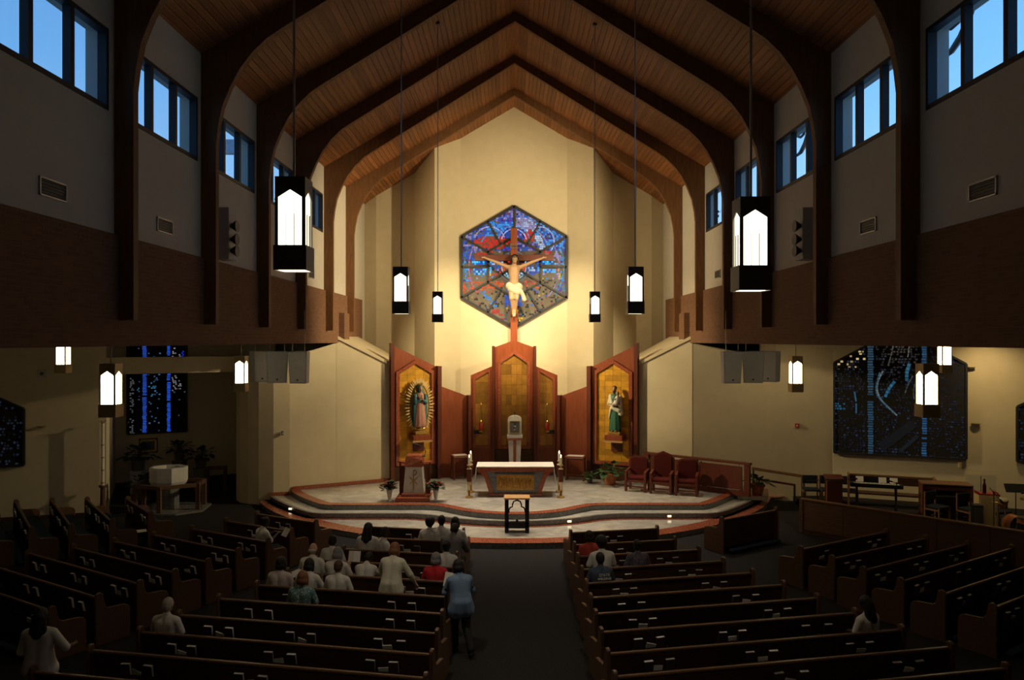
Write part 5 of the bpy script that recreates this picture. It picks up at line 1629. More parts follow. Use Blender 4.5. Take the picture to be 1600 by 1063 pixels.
def figure(pose):
    if pose in CACHE: return CACHE[pose]
    P = dict(
        seat=dict(hz=.53, lean=.04, hl=.16, el=((.25, .05, .80), (.25, .05, .80)), wr=((.10, .30, .71), (.12, .29, .70)), legs='sit'),
        read=dict(hz=.53, lean=.05, hl=.34, el=((.26, .10, .80), (.26, .10, .80)), wr=((.10, .36, .90), (.13, .36, .92)), legs='sit'),
        bow=dict(hz=.53, lean=.34, hl=.75, el=((.25, .36, .72), (.25, .36, .72)), wr=((.05, .46, .84), (.07, .46, .84)), legs='sit'),
        lean=dict(hz=.88, lean=.26, hl=.42, el=((.31, .20, 1.08), (.33, .16, 1.08)), wr=((.26, .42, .90), (.40, .28, .86)), legs='stand'),
        stoop=dict(hz=.86, lean=.60, hl=.85, el=((.30, .42, .95), (.30, .40, .95)), wr=((.24, .62, .78), (.24, .58, .78)), legs='stand'),
        walk=dict(hz=.86, lean=.30, hl=.45, el=((.27, .18, 1.06), (.26, .20, 1.06)), wr=((.16, .46, 1.06), (.10, .44, 1.02)), legs='walk'),
        raise_=dict(hz=.86, lean=.03, hl=.10, el=((.26, .02, 1.05), (.37, -.02, 1.10)), wr=((.18, .26, 1.02), (.40, .22, 1.06)), legs='stand'),
    )[pose]
    g, sh, pa = MB(), MB(), MB()
    hz, le, hl = P['hz'], P['lean'], P['hl']
    d = Vector((0, math.sin(le), math.cos(le)))
    f = Vector((0, math.cos(le), -math.sin(le)))
    Pv = Vector((0, 0, hz))
    Cc = Pv + d * .50
    hd = Vector((0, math.sin(hl), math.cos(hl)))
    hf = Vector((0, math.cos(hl), -math.sin(hl)))
    Nk = Cc + d * .03
    Hc = Nk + hd * .165 + hf * .015
    for (G, e) in ((g, 0), (sh, .022)):
        for s in (-1, 1):
            G.cap(Pv + Vector((s * .075, 0, .02)), Pv + d * .22 + Vector((s * .06, 0, 0)), .125 + e, .108 + e)
            G.cap(Pv + d * .22 + Vector((s * .06, 0, 0)), Cc - d * .10 + Vector((s * .085, 0, 0)), .108 + e, .108 + e)
            G.cap(Cc - d * .03 + Vector((s * .03, 0, 0)), Cc - d * .055 + Vector((s * .17, 0, 0)), .066 + e, .062 + e)
    sh.cap(Nk - d * .04, Nk + d * .012, .082, .068)
    g.cap(Nk - d * .03, Nk + hd * .11, .054, .052)
    M = Matrix((Vector((1, 0, 0)), hf, hd)).transposed()
    g.ell(Hc, (.076, .098, .112), M)
    g.ell(Hc + M @ Vector((0, .035, -.055)), (.055, .056, .062), M)
    g.cap(Hc + M @ Vector((0, .096, .0)), Hc + M @ Vector((0, .112, -.030)), .010, .015, 6)
    g.cap(Hc + M @ Vector((-.02, .092, -.066)), Hc + M @ Vector((.02, .092, -.066)), .008, .008, 6)
    g.cap(Hc + M @ Vector((-.045, .084, .028)), Hc + M @ Vector((.045, .084, .028)), .012, .012, 6)
    for s in (-1, 1):
        g.ell(Hc + M @ Vector((s * .078, -.005, -.012)), (.012, .022, .032), M, 8, 6)
    for i, s in enumerate((-1, 1)):
        S_ = Cc - d * .055 + Vector((s * .18, 0, 0))
        E_ = Vector((s * P['el'][i][0], P['el'][i][1], P['el'][i][2]))
        W_ = Vector((s * P['wr'][i][0], P['wr'][i][1], P['wr'][i][2]))
        g.cap(S_, E_, .052, .041).cap(E_, W_, .041, .028)
        sh.cap(S_, E_.lerp(W_, .12 if pose in ('lean', 'walk', 'stoop') else -.0), .073, .062)
        if pose in ('lean', 'walk', 'stoop'):
            sh.cap(E_, E_.lerp(W_, .45), .062, .055)
        hdv = (W_ - E_).normalized()
        if pose in ('seat', 'bow'):
            hdv = (hdv + Vector((-s * .6, .3, -.1))).normalized()
        hand(g, W_, hdv, Vector((0, .25, 1)) if pose != 'raise_' else Vector((s, 0, .2)), -s, .55)
        hip = Pv + Vector((s * .09, .02, -.02))
        if P['legs'] == 'sit':
            kn, an = Vector((s * .12, .45, .52)), Vector((s * .12, .42, .10))
        elif P['legs'] == 'stand':
            kn, an = Vector((s * .10, .03, .47)), Vector((s * .10, -.02, .09))
        else:
            kn, an = (Vector((s * .09, .16, .47)), Vector((s * .08, .12, .09))) if s < 0 else (Vector((s * .09, -.02, .46)), Vector((s * .10, -.34, .13)))
        g.cap(hip, kn, .088, .062).cap(kn, an, .056, .038)
        g.cap(an + Vector((0, -.03, -.045)), an + Vector((0, .13, -.055)), .038, .030)
        pa.cap(hip, kn, .108, .083).cap(kn, an + Vector((0, 0, .03)), .080, .062)
    pa.cap(Pv + Vector((-.07, .01, -.02)), Pv + Vector((.07, .01, -.02)), .130, .130)
    if pose in ('lean', 'walk', 'raise_'):
        for s in (-1, 1):
            sh.cap(Pv + Vector((s * .07, 0, .04)), Pv + Vector((s * .085, .02, -.08)), .150, .172)
    eyes = MB()
    for s in (-1, 1):
        eyes.ell(Hc + M @ Vector((s * .031, .086, .004)), (.012, .010, .009), M, 8, 6)
    shoes = MB()
    for i, s in enumerate((-1, 1)):
        an = Vector((s * .12, .42, .10)) if P['legs'] == 'sit' else Vector((s * .10, -.02, .09)) if P['legs'] == 'stand' else (Vector((s * .08, .12, .09)) if s < 0 else Vector((s * .10, -.34, .13)))
        shoes.cap(an + Vector((0, -.035, -.045)), an + Vector((0, .145, -.055)), .046, .038)
    out = dict(body=blob(g, 'body', 'skin_light', None, .0095, 2), shirt=blob(sh, 'shirt', 'cloth_white', None, .016, 3), pants=blob(pa, 'trousers', 'cloth_black', None, .018, 2),
               eyes=eyes.mesh('eyes', 'eye_dark', True), shoes=shoes.mesh('shoes', 'cloth_black', True), Hc=Hc, M=M, Cc=Cc, d=d)
    CACHE[pose] = out
    return out
HAIR = {}
def hairmesh(style):
    if style in HAIR: return HAIR[style]
    g = MB()
    if style == 'short':
        g.ell((0, -.012, .022), (.088, .104, .108)).ell((0, -.045, -.02), (.078, .070, .075))
    elif style == 'fringe':
        g.ell((0, -.045, -.03), (.086, .066, .050))
    elif style == 'bob':
        g.ell((0, -.015, .022), (.098, .112, .112)).ell((0, -.05, -.05), (.100, .078, .085)).cap((-.075, .0, .0), (-.085, .0, -.10), .035, .03).cap((.075, 0, 0), (.085, 0, -.10), .035, .03)
    elif style == 'long':
        g.ell((0, -.015, .024), (.098, .112, .115)).cap((0, -.07, 0), (0, -.11, -.24), .085, .07).cap((-.05, -.06, -.02), (-.09, -.08, -.26), .05, .04).cap((.05, -.06, -.02), (.09, -.08, -.26), .05, .04)
    elif style == 'afro':
        g.ell((0, -.02, .035), (.122, .128, .120)).ell((0, -.05, -.03), (.098, .08, .07))
    elif style == 'bun':
        g.ell((0, -.012, .022), (.090, .106, .110)).ell((0, -.05, -.02), (.078, .070, .07)).ell((0, -.115, .045), (.052, .05, .05))
    elif style == 'ponytail':
        g.ell((0, -.012, .022), (.090, .106, .110)).ell((0, -.05, -.02), (.078, .070, .07)).cap((0, -.10, .02), (0, -.16, -.16), .042, .025)
    me = blob(g, 'hair', 'hair_black', None, .012, 2)
    HAIR[style] = me
    return me
def objmat(o, m):
    o.material_slots[0].link = 'OBJECT'
    o.material_slots[0].material = MATS[m]
    return o
def person(label, loc, rz, pose, top, skin, style, hairm, bottom='cloth_black', scale=1.0, turn=0.0, group=None):
    F = figure(pose)
    t = thing('person', label, 'person', loc, rz, group)
    t.scale = (scale,) * 3
    objmat(link('body', F['body'], t), skin)
    objmat(link('shirt', F['shirt'], t), top)
    objmat(link('trousers', F['pants'], t), bottom)
    link('shoes', F['shoes'], t)
    link('eyes', F['eyes'], t)
    if style:
        h = objmat(link('hair', hairmesh(style), t, F['Hc']), hairm)
        h.rotation_euler = F['M'].to_euler()
    t['pose_data'] = pose
    return t
def in_pew(key, px, label, pose, top, skin, style, hairm, turn=0.0, scale=1.0, fwd=.27, **kw):
    """seat someone in a pew, at the place along it that the sight line px meets"""
    tp, mid, rz, L_, sgn = PEW[key]
    c = Vector((math.cos(rz), math.sin(rz)))
    n = Vector((-math.sin(rz), math.cos(rz)))
    o = mid + n * fwd
    k = (px - 800) / FPX
    a = (k * o.y - .08 - o.x) / (c.x - k * c.y)
    a = max(-L_ / 2 + .25, min(L_ / 2 - .22, a))
    p = o + c * a
    t = person(label, (p.x, p.y, 0), rz + turn, pose, top, skin, style, hairm, scale=scale, **kw)
    return t, p, rz
def sheet(label, p, rot, w=.21, h=.28, name='song_sheet'):
    t = thing(name, label, 'paper', p)
    t.rotation_euler = rot
    g = MB()
    g.prism([(0, 0, 0), (w, .06, 0), (w, .06, h), (0, 0, h)], (0, .004, 0)).build('right_leaf', 'white_paper', t)
    MB().prism([(0, 0, 0), (-w, .06, 0), (-w, .06, h), (0, 0, h)], (0, .004, 0)).build('left_leaf', 'white_paper', t)
    return t
def held(pr, dx, dy, dz, label, tilt=-.6, w=.13, h=.22):
    t, p, rz = pr
    v = Matrix.Rotation(t.rotation_euler.z, 3, 'Z') @ Vector((dx, dy, dz))
    return sheet(label, (p.x + v.x, p.y + v.y, v.z), (tilt, 0, t.rotation_euler.z), w, h)
LI, DK = 'skin_light', 'skin_dark'
pr = in_pew('L2', 409, 'person with dark hair and white top, holding papers, in the left side block', 'read', 'cloth_white', DK, 'bun', 'hair_black', turn=-.3)
held(pr, .18, .42, .86, 'open white leaflet held by the person in the left side block')
in_pew('R3', 574, 'person with long dark hair and pale shirt, left one of a close pair', 'seat', 'cloth_white', DK, 'long', 'hair_black', scale=1.05)
in_pew('R3', 598, 'person with short dark hair in profile, right one of a close pair', 'seat', 'cloth_white', DK, 'short', 'hair_black', turn=-.9, scale=1.0)
in_pew('R2', 671, 'person with round black hair and white shirt in the second pew', 'seat', 'cloth_white', DK, 'afro', 'hair_black')
in_pew('R2', 689, 'person with black hair in the second pew, left of the pair by the aisle', 'seat', 'cloth_white', DK, 'short', 'hair_black', scale=1.05)
in_pew('R2', 715, 'person with black hair and white collar at the aisle end of the second pew', 'seat', 'cloth_white', DK, 'bob', 'hair_black', scale=1.03)
in_pew('R3', 704, 'person in a grey top stooping over the pew by the centre aisle', 'bow', 'cloth_grey', DK, 'short', 'hair_black', fwd=.30, scale=1.12)
in_pew('R5', 487, 'bald person in a white shirt seated in the fifth pew', 'seat', 'cloth_white', LI, 'fringe', 'hair_white', scale=1.05)
in_pew('R4', 505, 'person with black hair and white shirt in front of the bald one', 'seat', 'cloth_white', DK, 'short', 'hair_black')
pr = in_pew('R5', 525, 'person with grey bob and white shirt holding up a paper', 'read', 'cloth_white', LI, 'bob', 'hair_grey')
held(pr, .20, .40, .96, 'white paper held up by the grey-haired person in white', -.3)
in_pew('R5', 568, 'person in a pale shirt with head bowed and dark hair, left of the white jacket', 'bow', 'cloth_white', DK, 'short', 'hair_black', scale=.96)
pr = in_pew('R6', 611, 'standing person with red-brown hair, white jacket and black trousers', 'lean', 'cloth_cream', LI, 'bob', 'hair_red', scale=1.0, fwd=.40)
pr = in_pew('R6', 527, 'person with short brown hair and white T-shirt in the sixth pew', 'seat', 'cloth_white', LI, 'short', 'hair_brown', scale=1.0)
in_pew('R6', 437, 'person with black hair and pinkish white shirt at the outer end of the pew', 'seat', 'cloth_pink', DK, 'bob', 'hair_black')
pr = in_pew('R6', 480, 'person with black hair behind a sheet, partly hidden by the floral top', 'read', 'cloth_white', DK, 'bob', 'hair_black')
held(pr, -.22, .40, .92, 'white sheet held by the dark-haired person partly hidden by the floral top', -.5)
in_pew('R7', 471, 'person with reddish hair and teal floral top in the seventh pew', 'seat', 'floral_cloth', LI, 'bob', 'hair_red', scale=1.02)
in_pew('R5', 680, 'person with grey hair and red top by the centre aisle', 'seat', 'cloth_red', DK, 'bob', 'hair_grey', scale=1.0)
in_pew('R4', 697, 'person with dark hair and white collar in front of the red top', 'seat', 'cloth_white', DK, 'bun', 'hair_black')
# the one leaving the pew into the aisle
t = person('person in a blue shirt and black trousers stepping into the centre aisle with papers', (-.99, 14.0, 0), .30, 'walk', 'cloth_blue', DK, 'bob', 'hair_black', scale=.98)
v = Matrix.Rotation(.30, 3, 'Z') @ Vector((-.05, .50, 1.02))
sheet('white papers held by the person in the blue shirt', (-1.02 + v.x, 14.0 + v.y, v.z), (-.35, .35, .45), .13, .26)
# right centre block
in_pew('S3', 922, 'person with dark hair and coral red top in the third pew, right centre block', 'seat', 'cloth_coral', DK, 'bob', 'hair_black')
in_pew('S4', 941, 'person with black hair and broad white shirt in the right centre block', 'seat', 'cloth_white', DK, 'afro', 'hair_black', scale=1.08)
t, p, rz = in_pew('S5', 939, 'person in a navy T-shirt lettered across the back, right centre block', 'seat', 'cloth_navy', DK, 'short', 'hair_black', scale=1.02)
sh_ = [c for c in t.children if c.name.startswith('shirt')][0]
text('lettering', 'STATE', .075, 'page_edge', sh_, (.02, -.160, .955), (PI / 2, 0, 0))
text('lettering', 'WELDING', .060, 'page_edge', sh_, (.02, -.162, .885), (PI / 2, 0, 0))
in_pew('S4', 997, 'person with dark hair and dark patterned top, alone in the right centre block', 'seat', 'cloth_patterned', DK, 'bun', 'hair_black')
in_pew('R9', 259, 'person with white hair and white shirt alone in the ninth pew', 'seat', 'cloth_white', LI, 'short', 'hair_white', scale=1.0)
in_pew('S9', 1357, 'person with long dark hair and white top at the end of the ninth pew', 'seat', 'cloth_white', DK, 'long', 'hair_black', turn=.3)
person('standing person with long black hair and white top at the lower left corner', (-6.98, 11.4, 0), .15, 'raise_', 'cloth_white', DK, 'long', 'hair_black', scale=1.0)
# papers on a pew back near the bald person
sheet('white booklet lying on the pew rail beside the person in pinkish white', (-4.33, 15.62, .90), (-1.2, 0, .4), .13, .2, 'booklet')
# ================================================================== CHOIR CORNER
MB().plate([(9.6, 26.9), (11.0, 26.9), (19.0, 23.7), (19.0, 20.2), (13.6, 20.2), (9.6, 24.2)], 0, .22).build('floor_choir', 'carpet', kind='structure')
FZ = .22
A, B = Vector((8.35, 22.7, 0)), Vector((14.3, 16.75, 0))
u = (B - A).normalized(); L_ = (B - A).length
t = thing('choir_partition', 'long low wooden partition in front of the choir corner', 'partition', (A.x, A.y, 0), math.atan2(u.y, u.x))
npn = 7
for k in range(npn):
    MB().box(((k + .5) * L_ / npn, 0, .49), (L_ / npn - .012, .07, .94)).build('panel', 'pew_wood', t, bevel=.006)
MB().box((L_ / 2, 0, .98), (L_ + .06, .15, .05)).build('cap_rail', 'oak_wood', t, bevel=.012)
MB().box((0, 0, .49), (.10, .13, .97)).build('end_post', 'pew_wood', t, bevel=.008)
MB().box((L_ / 2, 0, .06), (L_, .10, .12)).build('plinth', 'dark_and_shaded_wood', t)
# handrails of the ramp
t = thing('ramp_handrail', 'wooden ramp handrail on thin posts along the right wall beyond the barrier', 'handrail', (8.2, 26.6, 0))
p0, p1 = Vector((-.1, .05, 1.22)), Vector((1.55, -.45, 1.02))
MB().bar(p0, p1, .06, .10).build('upper_rail', 'oak_wood', t, bevel=.01)
MB().bar(p0 + Vector((0, -.5, -.27)), p0.lerp(p1, .72) + Vector((0, -.5, -.27)), .05, .07).build('lower_rail', 'cherry_dark', t, bevel=.01)
for f, dy, z in ((.03, 0, 1.18), (.97, 0, 1.0), (.05, -.5, .92), (.70, -.5, .82)):
    q = p0.lerp(p1, f)
    MB().box((q.x, q.y + dy, z / 2), (.05, .05, z)).build('post', 'dark_metal', t)
def choir_chair(x, y, rz, lab, z=FZ):
    t = thing('choir_chair', lab, 'chair', (x, y, z), rz, 'wooden choir chairs with navy cushions')
    for s in (-1, 1):
        MB().box((s * .25, -.22, .21), (.04, .04, .42)).build('leg', 'oak_wood', t)
        MB().box((s * .25, .22, .43), (.04, .04, .86)).build('leg', 'oak_wood', t)
        MB().box((s * .25, 0, .36), (.035, .42, .05)).build('side_rail', 'oak_wood', t)
    MB().box((0, -.01, .43), (.50, .48, .07)).build('seat', 'navy_fabric', t, bevel=.02)
    MB().box((0, .22, .72), (.48, .06, .28)).build('backrest', 'navy_fabric', t, bevel=.02)
    MB().box((0, .0, .20), (.50, .03, .03)).build('stretcher', 'oak_wood', t)
choir_chair(9.85, 25.9, -.1, 'choir chair with navy cushions standing nearest the ramp handrail')
choir_chair(10.42, 25.85, -.2, 'choir chair with navy cushions half hidden behind the wooden podium')
choir_chair(11.0, 25.7, -.3, 'choir chair with navy cushions just right of the wooden podium')
choir_chair(12.55, 23.2, .5, 'choir chair with navy cushions between the keyboard and the wooden console')
choir_chair(13.35, 22.9, .35, 'choir chair with navy cushions in front of the wooden console')
choir_chair(13.95, 22.55, .2, 'choir chair with navy cushions beside the black cabinet speaker')
t = thing('podium', 'plain reddish wooden podium with a sloping top in the choir corner', 'lectern', (9.95, 24.35, FZ), -.2)
MB().box((0, 0, .50), (.46, .36, 1.0)).build('body', 'cherry_dark', t, bevel=.01)
MB().prism([(-.27, -.24, 1.04), (.27, -.24, 1.04), (.27, .22, 1.12), (-.27, .22, 1.12)], (0, 0, .035)).build('top', 'cherry_dark', t)
MB().box((0, 0, .04), (.54, .44, .08)).build('base', 'cherry_dark', t)
def micstand(x, y, h, z, lab, boom=(.55, 0, .05), rz=0):
    t = thing('microphone_stand', lab, 'stand', (x, y, z), rz)
    MB().tube([(0, 0, .05), (0, 0, h)], .012, 6).build('pole', 'black_plastic', t)
    for k in range(3):
        a = k * 2 * PI / 3
        MB().tube([(0, 0, .10), (.26 * math.cos(a), .26 * math.sin(a), .012)], .011, 5).build('leg', 'black_plastic', t)
    b = Vector(boom)
    MB().tube([Vector((0, 0, h)) - b * .7, Vector((0, 0, h)) + b], .010, 6).build('boom', 'black_plastic', t)
    MB().cap(Vector((0, 0, h)) + b, Vector((0, 0, h)) + b + b.normalized() * .15, .020, .028).build('microphone', 'black_plastic', t, smooth=True)
    MB().lathe([(.025, -.03), (.025, .03)], (0, 0, h), 8).build('clutch', 'dark_metal', t)
micstand(9.45, 23.75, 1.12, FZ, 'long boom microphone stand reaching over the wooden podium', (.80, 0, .03))
micstand(11.55, 23.6, 1.05, FZ, 'microphone stand rising behind the black keyboard', (-.16, -.05, .05))
micstand(12.85, 20.95, 1.28, FZ, 'tall microphone stand beside the beige cabinet', (.22, 0, -.20), .3)
micstand(14.2, 21.3, 1.30, FZ, 'microphone stand at the right edge of view over the drum kit', (-.22, 0, -.06))
t = thing('choir_bench', 'long dark wooden bench back against the right wall behind the keyboard', 'bench', (12.2, 25.35, FZ), -.38)
MB().box((0, 0, .80), (2.5, .06, .26)).build('back', 'dark_and_shaded_wood', t, bevel=.01)
MB().box((0, 0, .95), (2.55, .09, .05)).build('top_rail', 'oak_wood', t)
MB().box((0, -.25, .42), (2.5, .46, .05)).build('seat', 'dark_and_shaded_wood', t)
for x in (-1.25, 1.25):
    MB().box((x, -.2, .5), (.06, .55, 1.0)).build('end_panel', 'oak_wood', t)
t = thing('electronic_keyboard', 'long black electronic keyboard on a folding stand in the choir corner', 'keyboard', (11.25, 24.3, FZ), -.35)
MB().box((0, 0, .86), (1.50, .36, .12)).build('case', 'black_plastic', t, bevel=.012)
k_ = MB().box((0, -.09, .925), (1.30, .15, .015)).build('white_keys', 'white_paper', t)
g = MB()
for k in range(36):
    if k % 7 in (2, 6): continue
    g.box((-.63 + .036 * k, -.06, .938), (.016, .09, .014))
g.build('black_keys', 'black_plastic', k_, kind='stuff')
MB().box((0, .15, 1.0), (.9, .02, .18)).build('music_rest', 'black_plastic', t)
for s in (-1, 1):
    MB().bar((s * .55, -.18, .02), (s * .55, .18, .80), .04, .04).build('leg', 'black_iron', t)
    MB().bar((s * .55, .18, .02), (s * .55, -.18, .80), .04, .04).build('leg', 'black_iron', t)
for i, (x, y) in enumerate(((10.85, 24.40), (11.45, 24.15), (11.75, 24.05))):
    s_ = thing('music_sheet', 'white music sheet, %s from the podium, propped on the black keyboard' % ORD[i + 1], 'paper', (x - .02, y + .10, FZ + .935), -.35)
    MB().prism([(-.11, .0, 0), (.11, .0, 0), (.11, .07, .16), (-.11, .07, .16)], (0, .006, 0)).build('sheet', 'white_paper', s_)
t = thing('organ_console', 'wooden organ console with dark open front in the choir corner', 'organ', (13.1, 23.75, FZ), -.30)
for s in (-1, 1):
    MB().box((s * .66, 0, .50), (.05, .60, 1.0)).build('side_panel', 'cherry_dark', t, bevel=.006)
MB().box((0, 0, 1.02), (1.38, .64, .05)).build('top', 'oak_wood', t, bevel=.01)
MB().box((0, .26, .5), (1.28, .04, .98)).build('back_panel', 'dark_and_shaded_wood', t)
MB().box((0, -.08, .62), (1.28, .44, .08)).build('manual_shelf', 'black_plastic', t)
MB().box((0, -.20, .67), (1.1, .14, .02)).build('keys', 'dark_grey', t)
MB().box((0, -.26, .90), (1.28, .03, .10)).build('fallboard', 'cherry_dark', t)
t = thing('acrylic_screen', 'clear acrylic drum screen panels standing behind the beige cabinet', 'screen', (14.15, 23.75, FZ), -.35)
for k in range(2):
    MB().box((-.18 + .42 * k, .05 * k, .64), (.40, .012, 1.26)).build('pane', 'clear_glass', t)
MB().box((.03, .0, .02), (.9, .14, .04)).build('foot', 'dark_grey', t)
MB().box((.03, .012, .64), (.02, .03, 1.2)).build('hinge', 'chrome', t)
t = thing('beige_cabinet', 'tall beige cabinet with red tray on top beside the drum kit', 'cabinet', (13.25, 21.95, FZ), -.25)
MB().box((0, 0, .52), (.50, .44, 1.04)).build('body', 'beige_box', t, bevel=.008)
MB().box((0, -.226, .52), (.44, .012, .96)).build('door', 'beige_box', t)
MB().box((.17, -.24, .55), (.02, .03, .10)).build('handle', 'chrome', t)
tr_ = thing('red_tray', 'red plastic tray lying on top of the beige cabinet', 'tray', (13.25, 21.95, FZ + 1.045), -.25)
MB().box((0, 0, .02), (.50, .40, .03)).build('base', 'red_plastic', tr_)
for s in (-1, 1):
    MB().box((s * .24, 0, .05), (.02, .40, .06)).build('rim', 'red_plastic', tr_)
bt = thing('dark_bottle', 'dark red bottle standing on the red tray of the beige cabinet', 'bottle', (13.17, 21.90, FZ + 1.083))
MB().lathe([(.045, 0), (.047, .20), (.03, .27), (.022, .29), (.022, .36)], n=12).build('body', 'maroon_fabric', bt, smooth=True)
MB().lathe([(.025, .36), (.025, .40)], n=10).build('cap', 'black_plastic', bt)
t = thing('cabinet_speaker', 'black upright cabinet speaker standing beside the beige cabinet', 'speaker', (12.75, 21.55, FZ), -.25)
MB().box((0, 0, .42), (.24, .30, .84)).build('cabinet', 'black_plastic', t, bevel=.01)
MB().box((0, -.155, .42), (.20, .012, .74)).build('grille', 'dark_grey', t)
# drum kit: its parts stand on one rug but each drum and cymbal can be lifted away
def drum(name, lab, x, y, z, r, h, tilt=0, ax=0, legs=True, m='drum_shell'):
    t = thing(name, lab, 'drum', (x, y, FZ))
    g = MB().lathe([(r, -h / 2), (r, h / 2)], n=22)
    M = Matrix.Rotation(tilt, 3, 'X' if ax == 0 else 'Y')
    off = Vector((0, 0, z))
    def place(g): g.v = [tuple(M @ Vector(p) + off) for p in g.v]; return g
    place(g).build('shell', m, t, smooth=False)
    for s in (-1, 1):
        place(MB().lathe([(r + .012, s * h / 2 - .012), (r + .012, s * h / 2 + .012)], n=22)).build('hoop', 'chrome', t)
        place(MB().lathe([(0.001, s * (h / 2 + .004)), (r - .002, s * (h / 2 + .004))][::1], n=22)).build('drumhead', 'drum_skin', t)
    if legs:
        for k in range(3):
            a = k * 2 * PI / 3 + .4
            MB().tube([(r * .9 * math.cos(a), r * .9 * math.sin(a), max(.1, z - h * .3)), ((r + .06) * math.cos(a), (r + .06) * math.sin(a), .01)], .011, 5).build('leg', 'chrome', t)
drum('bass_drum', 'bass drum on its side in the middle of the drum kit', 13.75, 21.45, .29, .27, .38, PI / 2)
drum('floor_tom', 'floor tom standing at the outer side of the drum kit', 14.45, 21.0, .36, .19, .36)
drum('snare_drum', 'shallow snare drum on a stand at the near side of the drum kit', 13.55, 20.75, .58, .18, .14)
drum('rack_tom', 'small rack tom tilted above the bass drum', 13.70, 21.95, .80, .14, .2, .25)
def cymbal(lab, x, y, h, r, tilt):
    t = thing('cymbal', lab, 'cymbal', (x, y, FZ), 0)
    M = Matrix.Rotation(tilt, 3, 'Y')
    g = MB().lathe([(r, -.02), (r * .5, 0), (r * .2, .012), (r * .1, .035), (.001, .04)], n=20)
    g.v = [tuple(M @ Vector(p) + Vector((0, 0, h))) for p in g.v]
    g.build('plate', 'cymbal', t, smooth=True)
    MB().tube([(0, 0, .05), (0, 0, h + .06)], .010, 6).build('pole', 'chrome', t)
    for k in range(3):
        a = k * 2 * PI / 3
        MB().tube([(0, 0, .18), (.20 * math.cos(a), .20 * math.sin(a), .01)], .010, 5).build('leg', 'chrome', t)
cymbal('cymbal tilted over the near side of the drum kit', 13.15, 21.25, .95, .19, .3)
cymbal('cymbal tilted over the outer side of the drum kit', 14.3, 21.75, 1.02, .22, -.35)
t = thing('music_stand', 'black music stand with a tilted desk behind the drum kit', 'stand', (14.35, 22.35, FZ), -.2)
MB().prism([(-.28, -.06, 1.02), (.28, -.06, 1.02), (.28, .12, 1.24), (-.28, .12, 1.24)], (0, .012, 0)).build('desk', 'black_plastic', t)
MB().tube([(0, .02, .05), (0, .02, 1.1)], .013, 6).build('pole', 'black_plastic', t)
for k in range(3):
    a = k * 2 * PI / 3
    MB().tube([(0, .02, .12), (.25 * math.cos(a), .02 + .25 * math.sin(a), .012)], .011, 5).build('leg', 'black_plastic', t)

# ================================================================== BAPTISTERY ALCOVE
t = thing('font_platform', 'low grey marble slab with clipped corners under the baptismal font', 'platform', (-11.35, 25.75, 0), .12)
MB().plate([(-1.15, -.45), (-.55, -.95), (.45, -.95), (1.15, -.45), (1.15, .6), (.6, 1.0), (-.6, 1.0), (-1.15, .6)], 0, .06).build('slab', 'grey_granite', t)
t = thing('wooden_rail', 'dark red-brown wooden post and rail frame round the baptismal font', 'frame', (-11.35, 25.75, .06), .12)
cor = [(-1.0, -.30), (-.1, -.80), (.95, -.30), (.95, .5), (-.1, .85), (-1.0, .5)]
for k, (x, y) in enumerate(cor):
    MB().box((x, y, .42), (.13, .13, .84)).build('post', 'pew_wood', t, bevel=.008)
    x1, y1 = cor[(k + 1) % 6]
    MB().bar((x, y, .80), (x1, y1, .80), .10, .12).build('rail', 'pew_wood', t)
for k in (0, 2):
    x, y = cor[k]
    MB().tube([(x - .1 if k == 0 else x + .13, y - .06, 0), (x - .1 if k == 0 else x + .13, y - .06, .98)], .014, 6).build('chrome_post', 'chrome', t)
t = thing('baptismal_font', 'white stone octagonal font basin raised in the wooden frame', 'font', (-11.40, 25.75, .06), .12)
oc = [(.60 * math.cos(PI / 8 + k * PI / 4), .50 * math.sin(PI / 8 + k * PI / 4)) for k in range(8)]
MB().plate([(x * .55, y * .55) for x, y in oc], 0, .80).build('pedestal', 'grey_granite', t)
g = MB()
n = 8
vs = []
for sc_, z in ((.92, .80), (1.0, .90), (1.0, 1.36), (.84, 1.36), (.80, 1.02)):
    vs += [(x * sc_, y * sc_, z) for x, y in oc]
fs = [tuple(range(8))[::-1], tuple(range(32, 40))]
for r_ in range(4):
    for i in range(8):
        fs.append((r_ * 8 + i, r_ * 8 + (i + 1) % 8, r_ * 8 + 8 + (i + 1) % 8, r_ * 8 + 8 + i))
g.add(vs, fs)
g.build('basin', 'font_stone', t)
MB().plate([(x * .81, y * .81) for x, y in oc], 1.24, 1.25).build('water', 'clear_glass', t)
t = thing('paschal_candle', 'very tall slim white candle with brass bands on a wooden stand by the alcove edge', 'candle', (-13.05, 24.75, 0))
MB().lathe([(.24, 0), (.24, .06), (.09, .10), (.07, .9), (.12, .94), (.12, 1.0)], n=14).build('stand', 'pew_wood', t)
MB().lathe([(.045, .98), (.045, 2.95)], n=12).build('candle', 'wax', t)
for z in (1.05, 1.45, 1.85, 2.25):
    MB().lathe([(.056, z), (.056, z + .05)], n=12).build('band', 'brass', t)
g = MB()
for k in range(5):
    a = k * 2 * PI / 5
    g.cap((0, 0, 2.95), (.10 * math.cos(a), .10 * math.sin(a), 3.04), .012, .022, 6)
g.build('follower', 'brass', t)
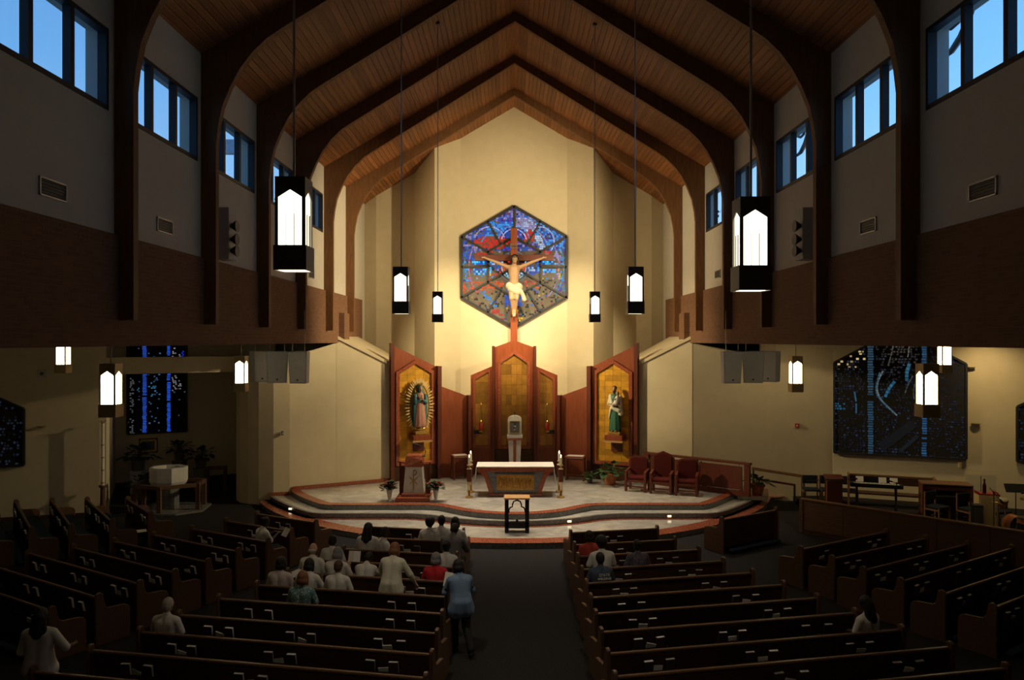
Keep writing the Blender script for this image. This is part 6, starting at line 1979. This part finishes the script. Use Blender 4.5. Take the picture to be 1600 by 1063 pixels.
p = Vector((-14.2, 30.34, 1.50))
t = thing('framed_picture', 'small picture in an ornate gold frame on the alcove back wall', 'picture', (p.x, p.y - .03, p.z), math.atan2(ud3.y, ud3.x))
MB().box((0, 0, 0), (.66, .05, .56)).build('backing', 'dark_and_shaded_wood', t, bevel=.01)
g = MB()
for a, b in (((-.26, -.21), (.26, -.21)), ((.26, -.21), (.26, .21)), ((.26, .21), (-.26, .21)), ((-.26, .21), (-.26, -.21))):
    g.bar((a[0], -.04, a[1]), (b[0], -.04, b[1]), .07, .05, up=(0, -1, 0))
g.build('gilt_frame', 'gold', t)
MB().box((0, -.03, 0), (.46, .02, .36)).build('canvas', 'dark_grey', t)
def stand(x, y, h, lab, m='dark_grey'):
    t = thing('plant_stand', lab, 'stand', (x, y, 0))
    MB().box((0, 0, h / 2), (.40, .40, h)).build('block', m, t, bevel=.01)
    MB().box((0, 0, h + .01), (.46, .46, .03)).build('top', m, t)
stand(-13.75, 28.55, .80, 'pale grey block plant stand on the left of the alcove', 'grey_plastic')
plant(-13.75, 28.55, .83, 'dark bushy plant on the pale grey block in the alcove', 1.45, 21, pot=False, m='leaf_dark', group=None)
stand(-12.75, 29.75, .98, 'dark plant stand below the framed picture')
plant(-12.75, 29.75, 1.01, 'dark bushy plant on a stand below the framed picture', 1.15, 22, pot=False, m='leaf_dark')
stand(-11.75, 29.3, .78, 'dark plant stand behind the right side of the font')
plant(-11.75, 29.3, .81, 'dark bushy plant behind the right side of the font', 1.2, 23, pot=False, m='leaf_dark')
plant(-12.95, 27.3, 0, 'dark bushy plant standing on the floor by the paschal candle', 1.4, 24, pot=False, m='leaf_dark')
t = thing('alcove_table', 'small dark square table standing right of the font near the rounded wall', 'table', (-10.75, 28.2, 0), .2)
MB().box((0, 0, .98), (.70, .50, .06)).build('tabletop', 'dark_and_shaded_wood', t)
for sx in (-1, 1):
    for sy in (-1, 1):
        MB().box((sx * .30, sy * .2, .48), (.06, .06, .95)).build('leg', 'dark_and_shaded_wood', t)
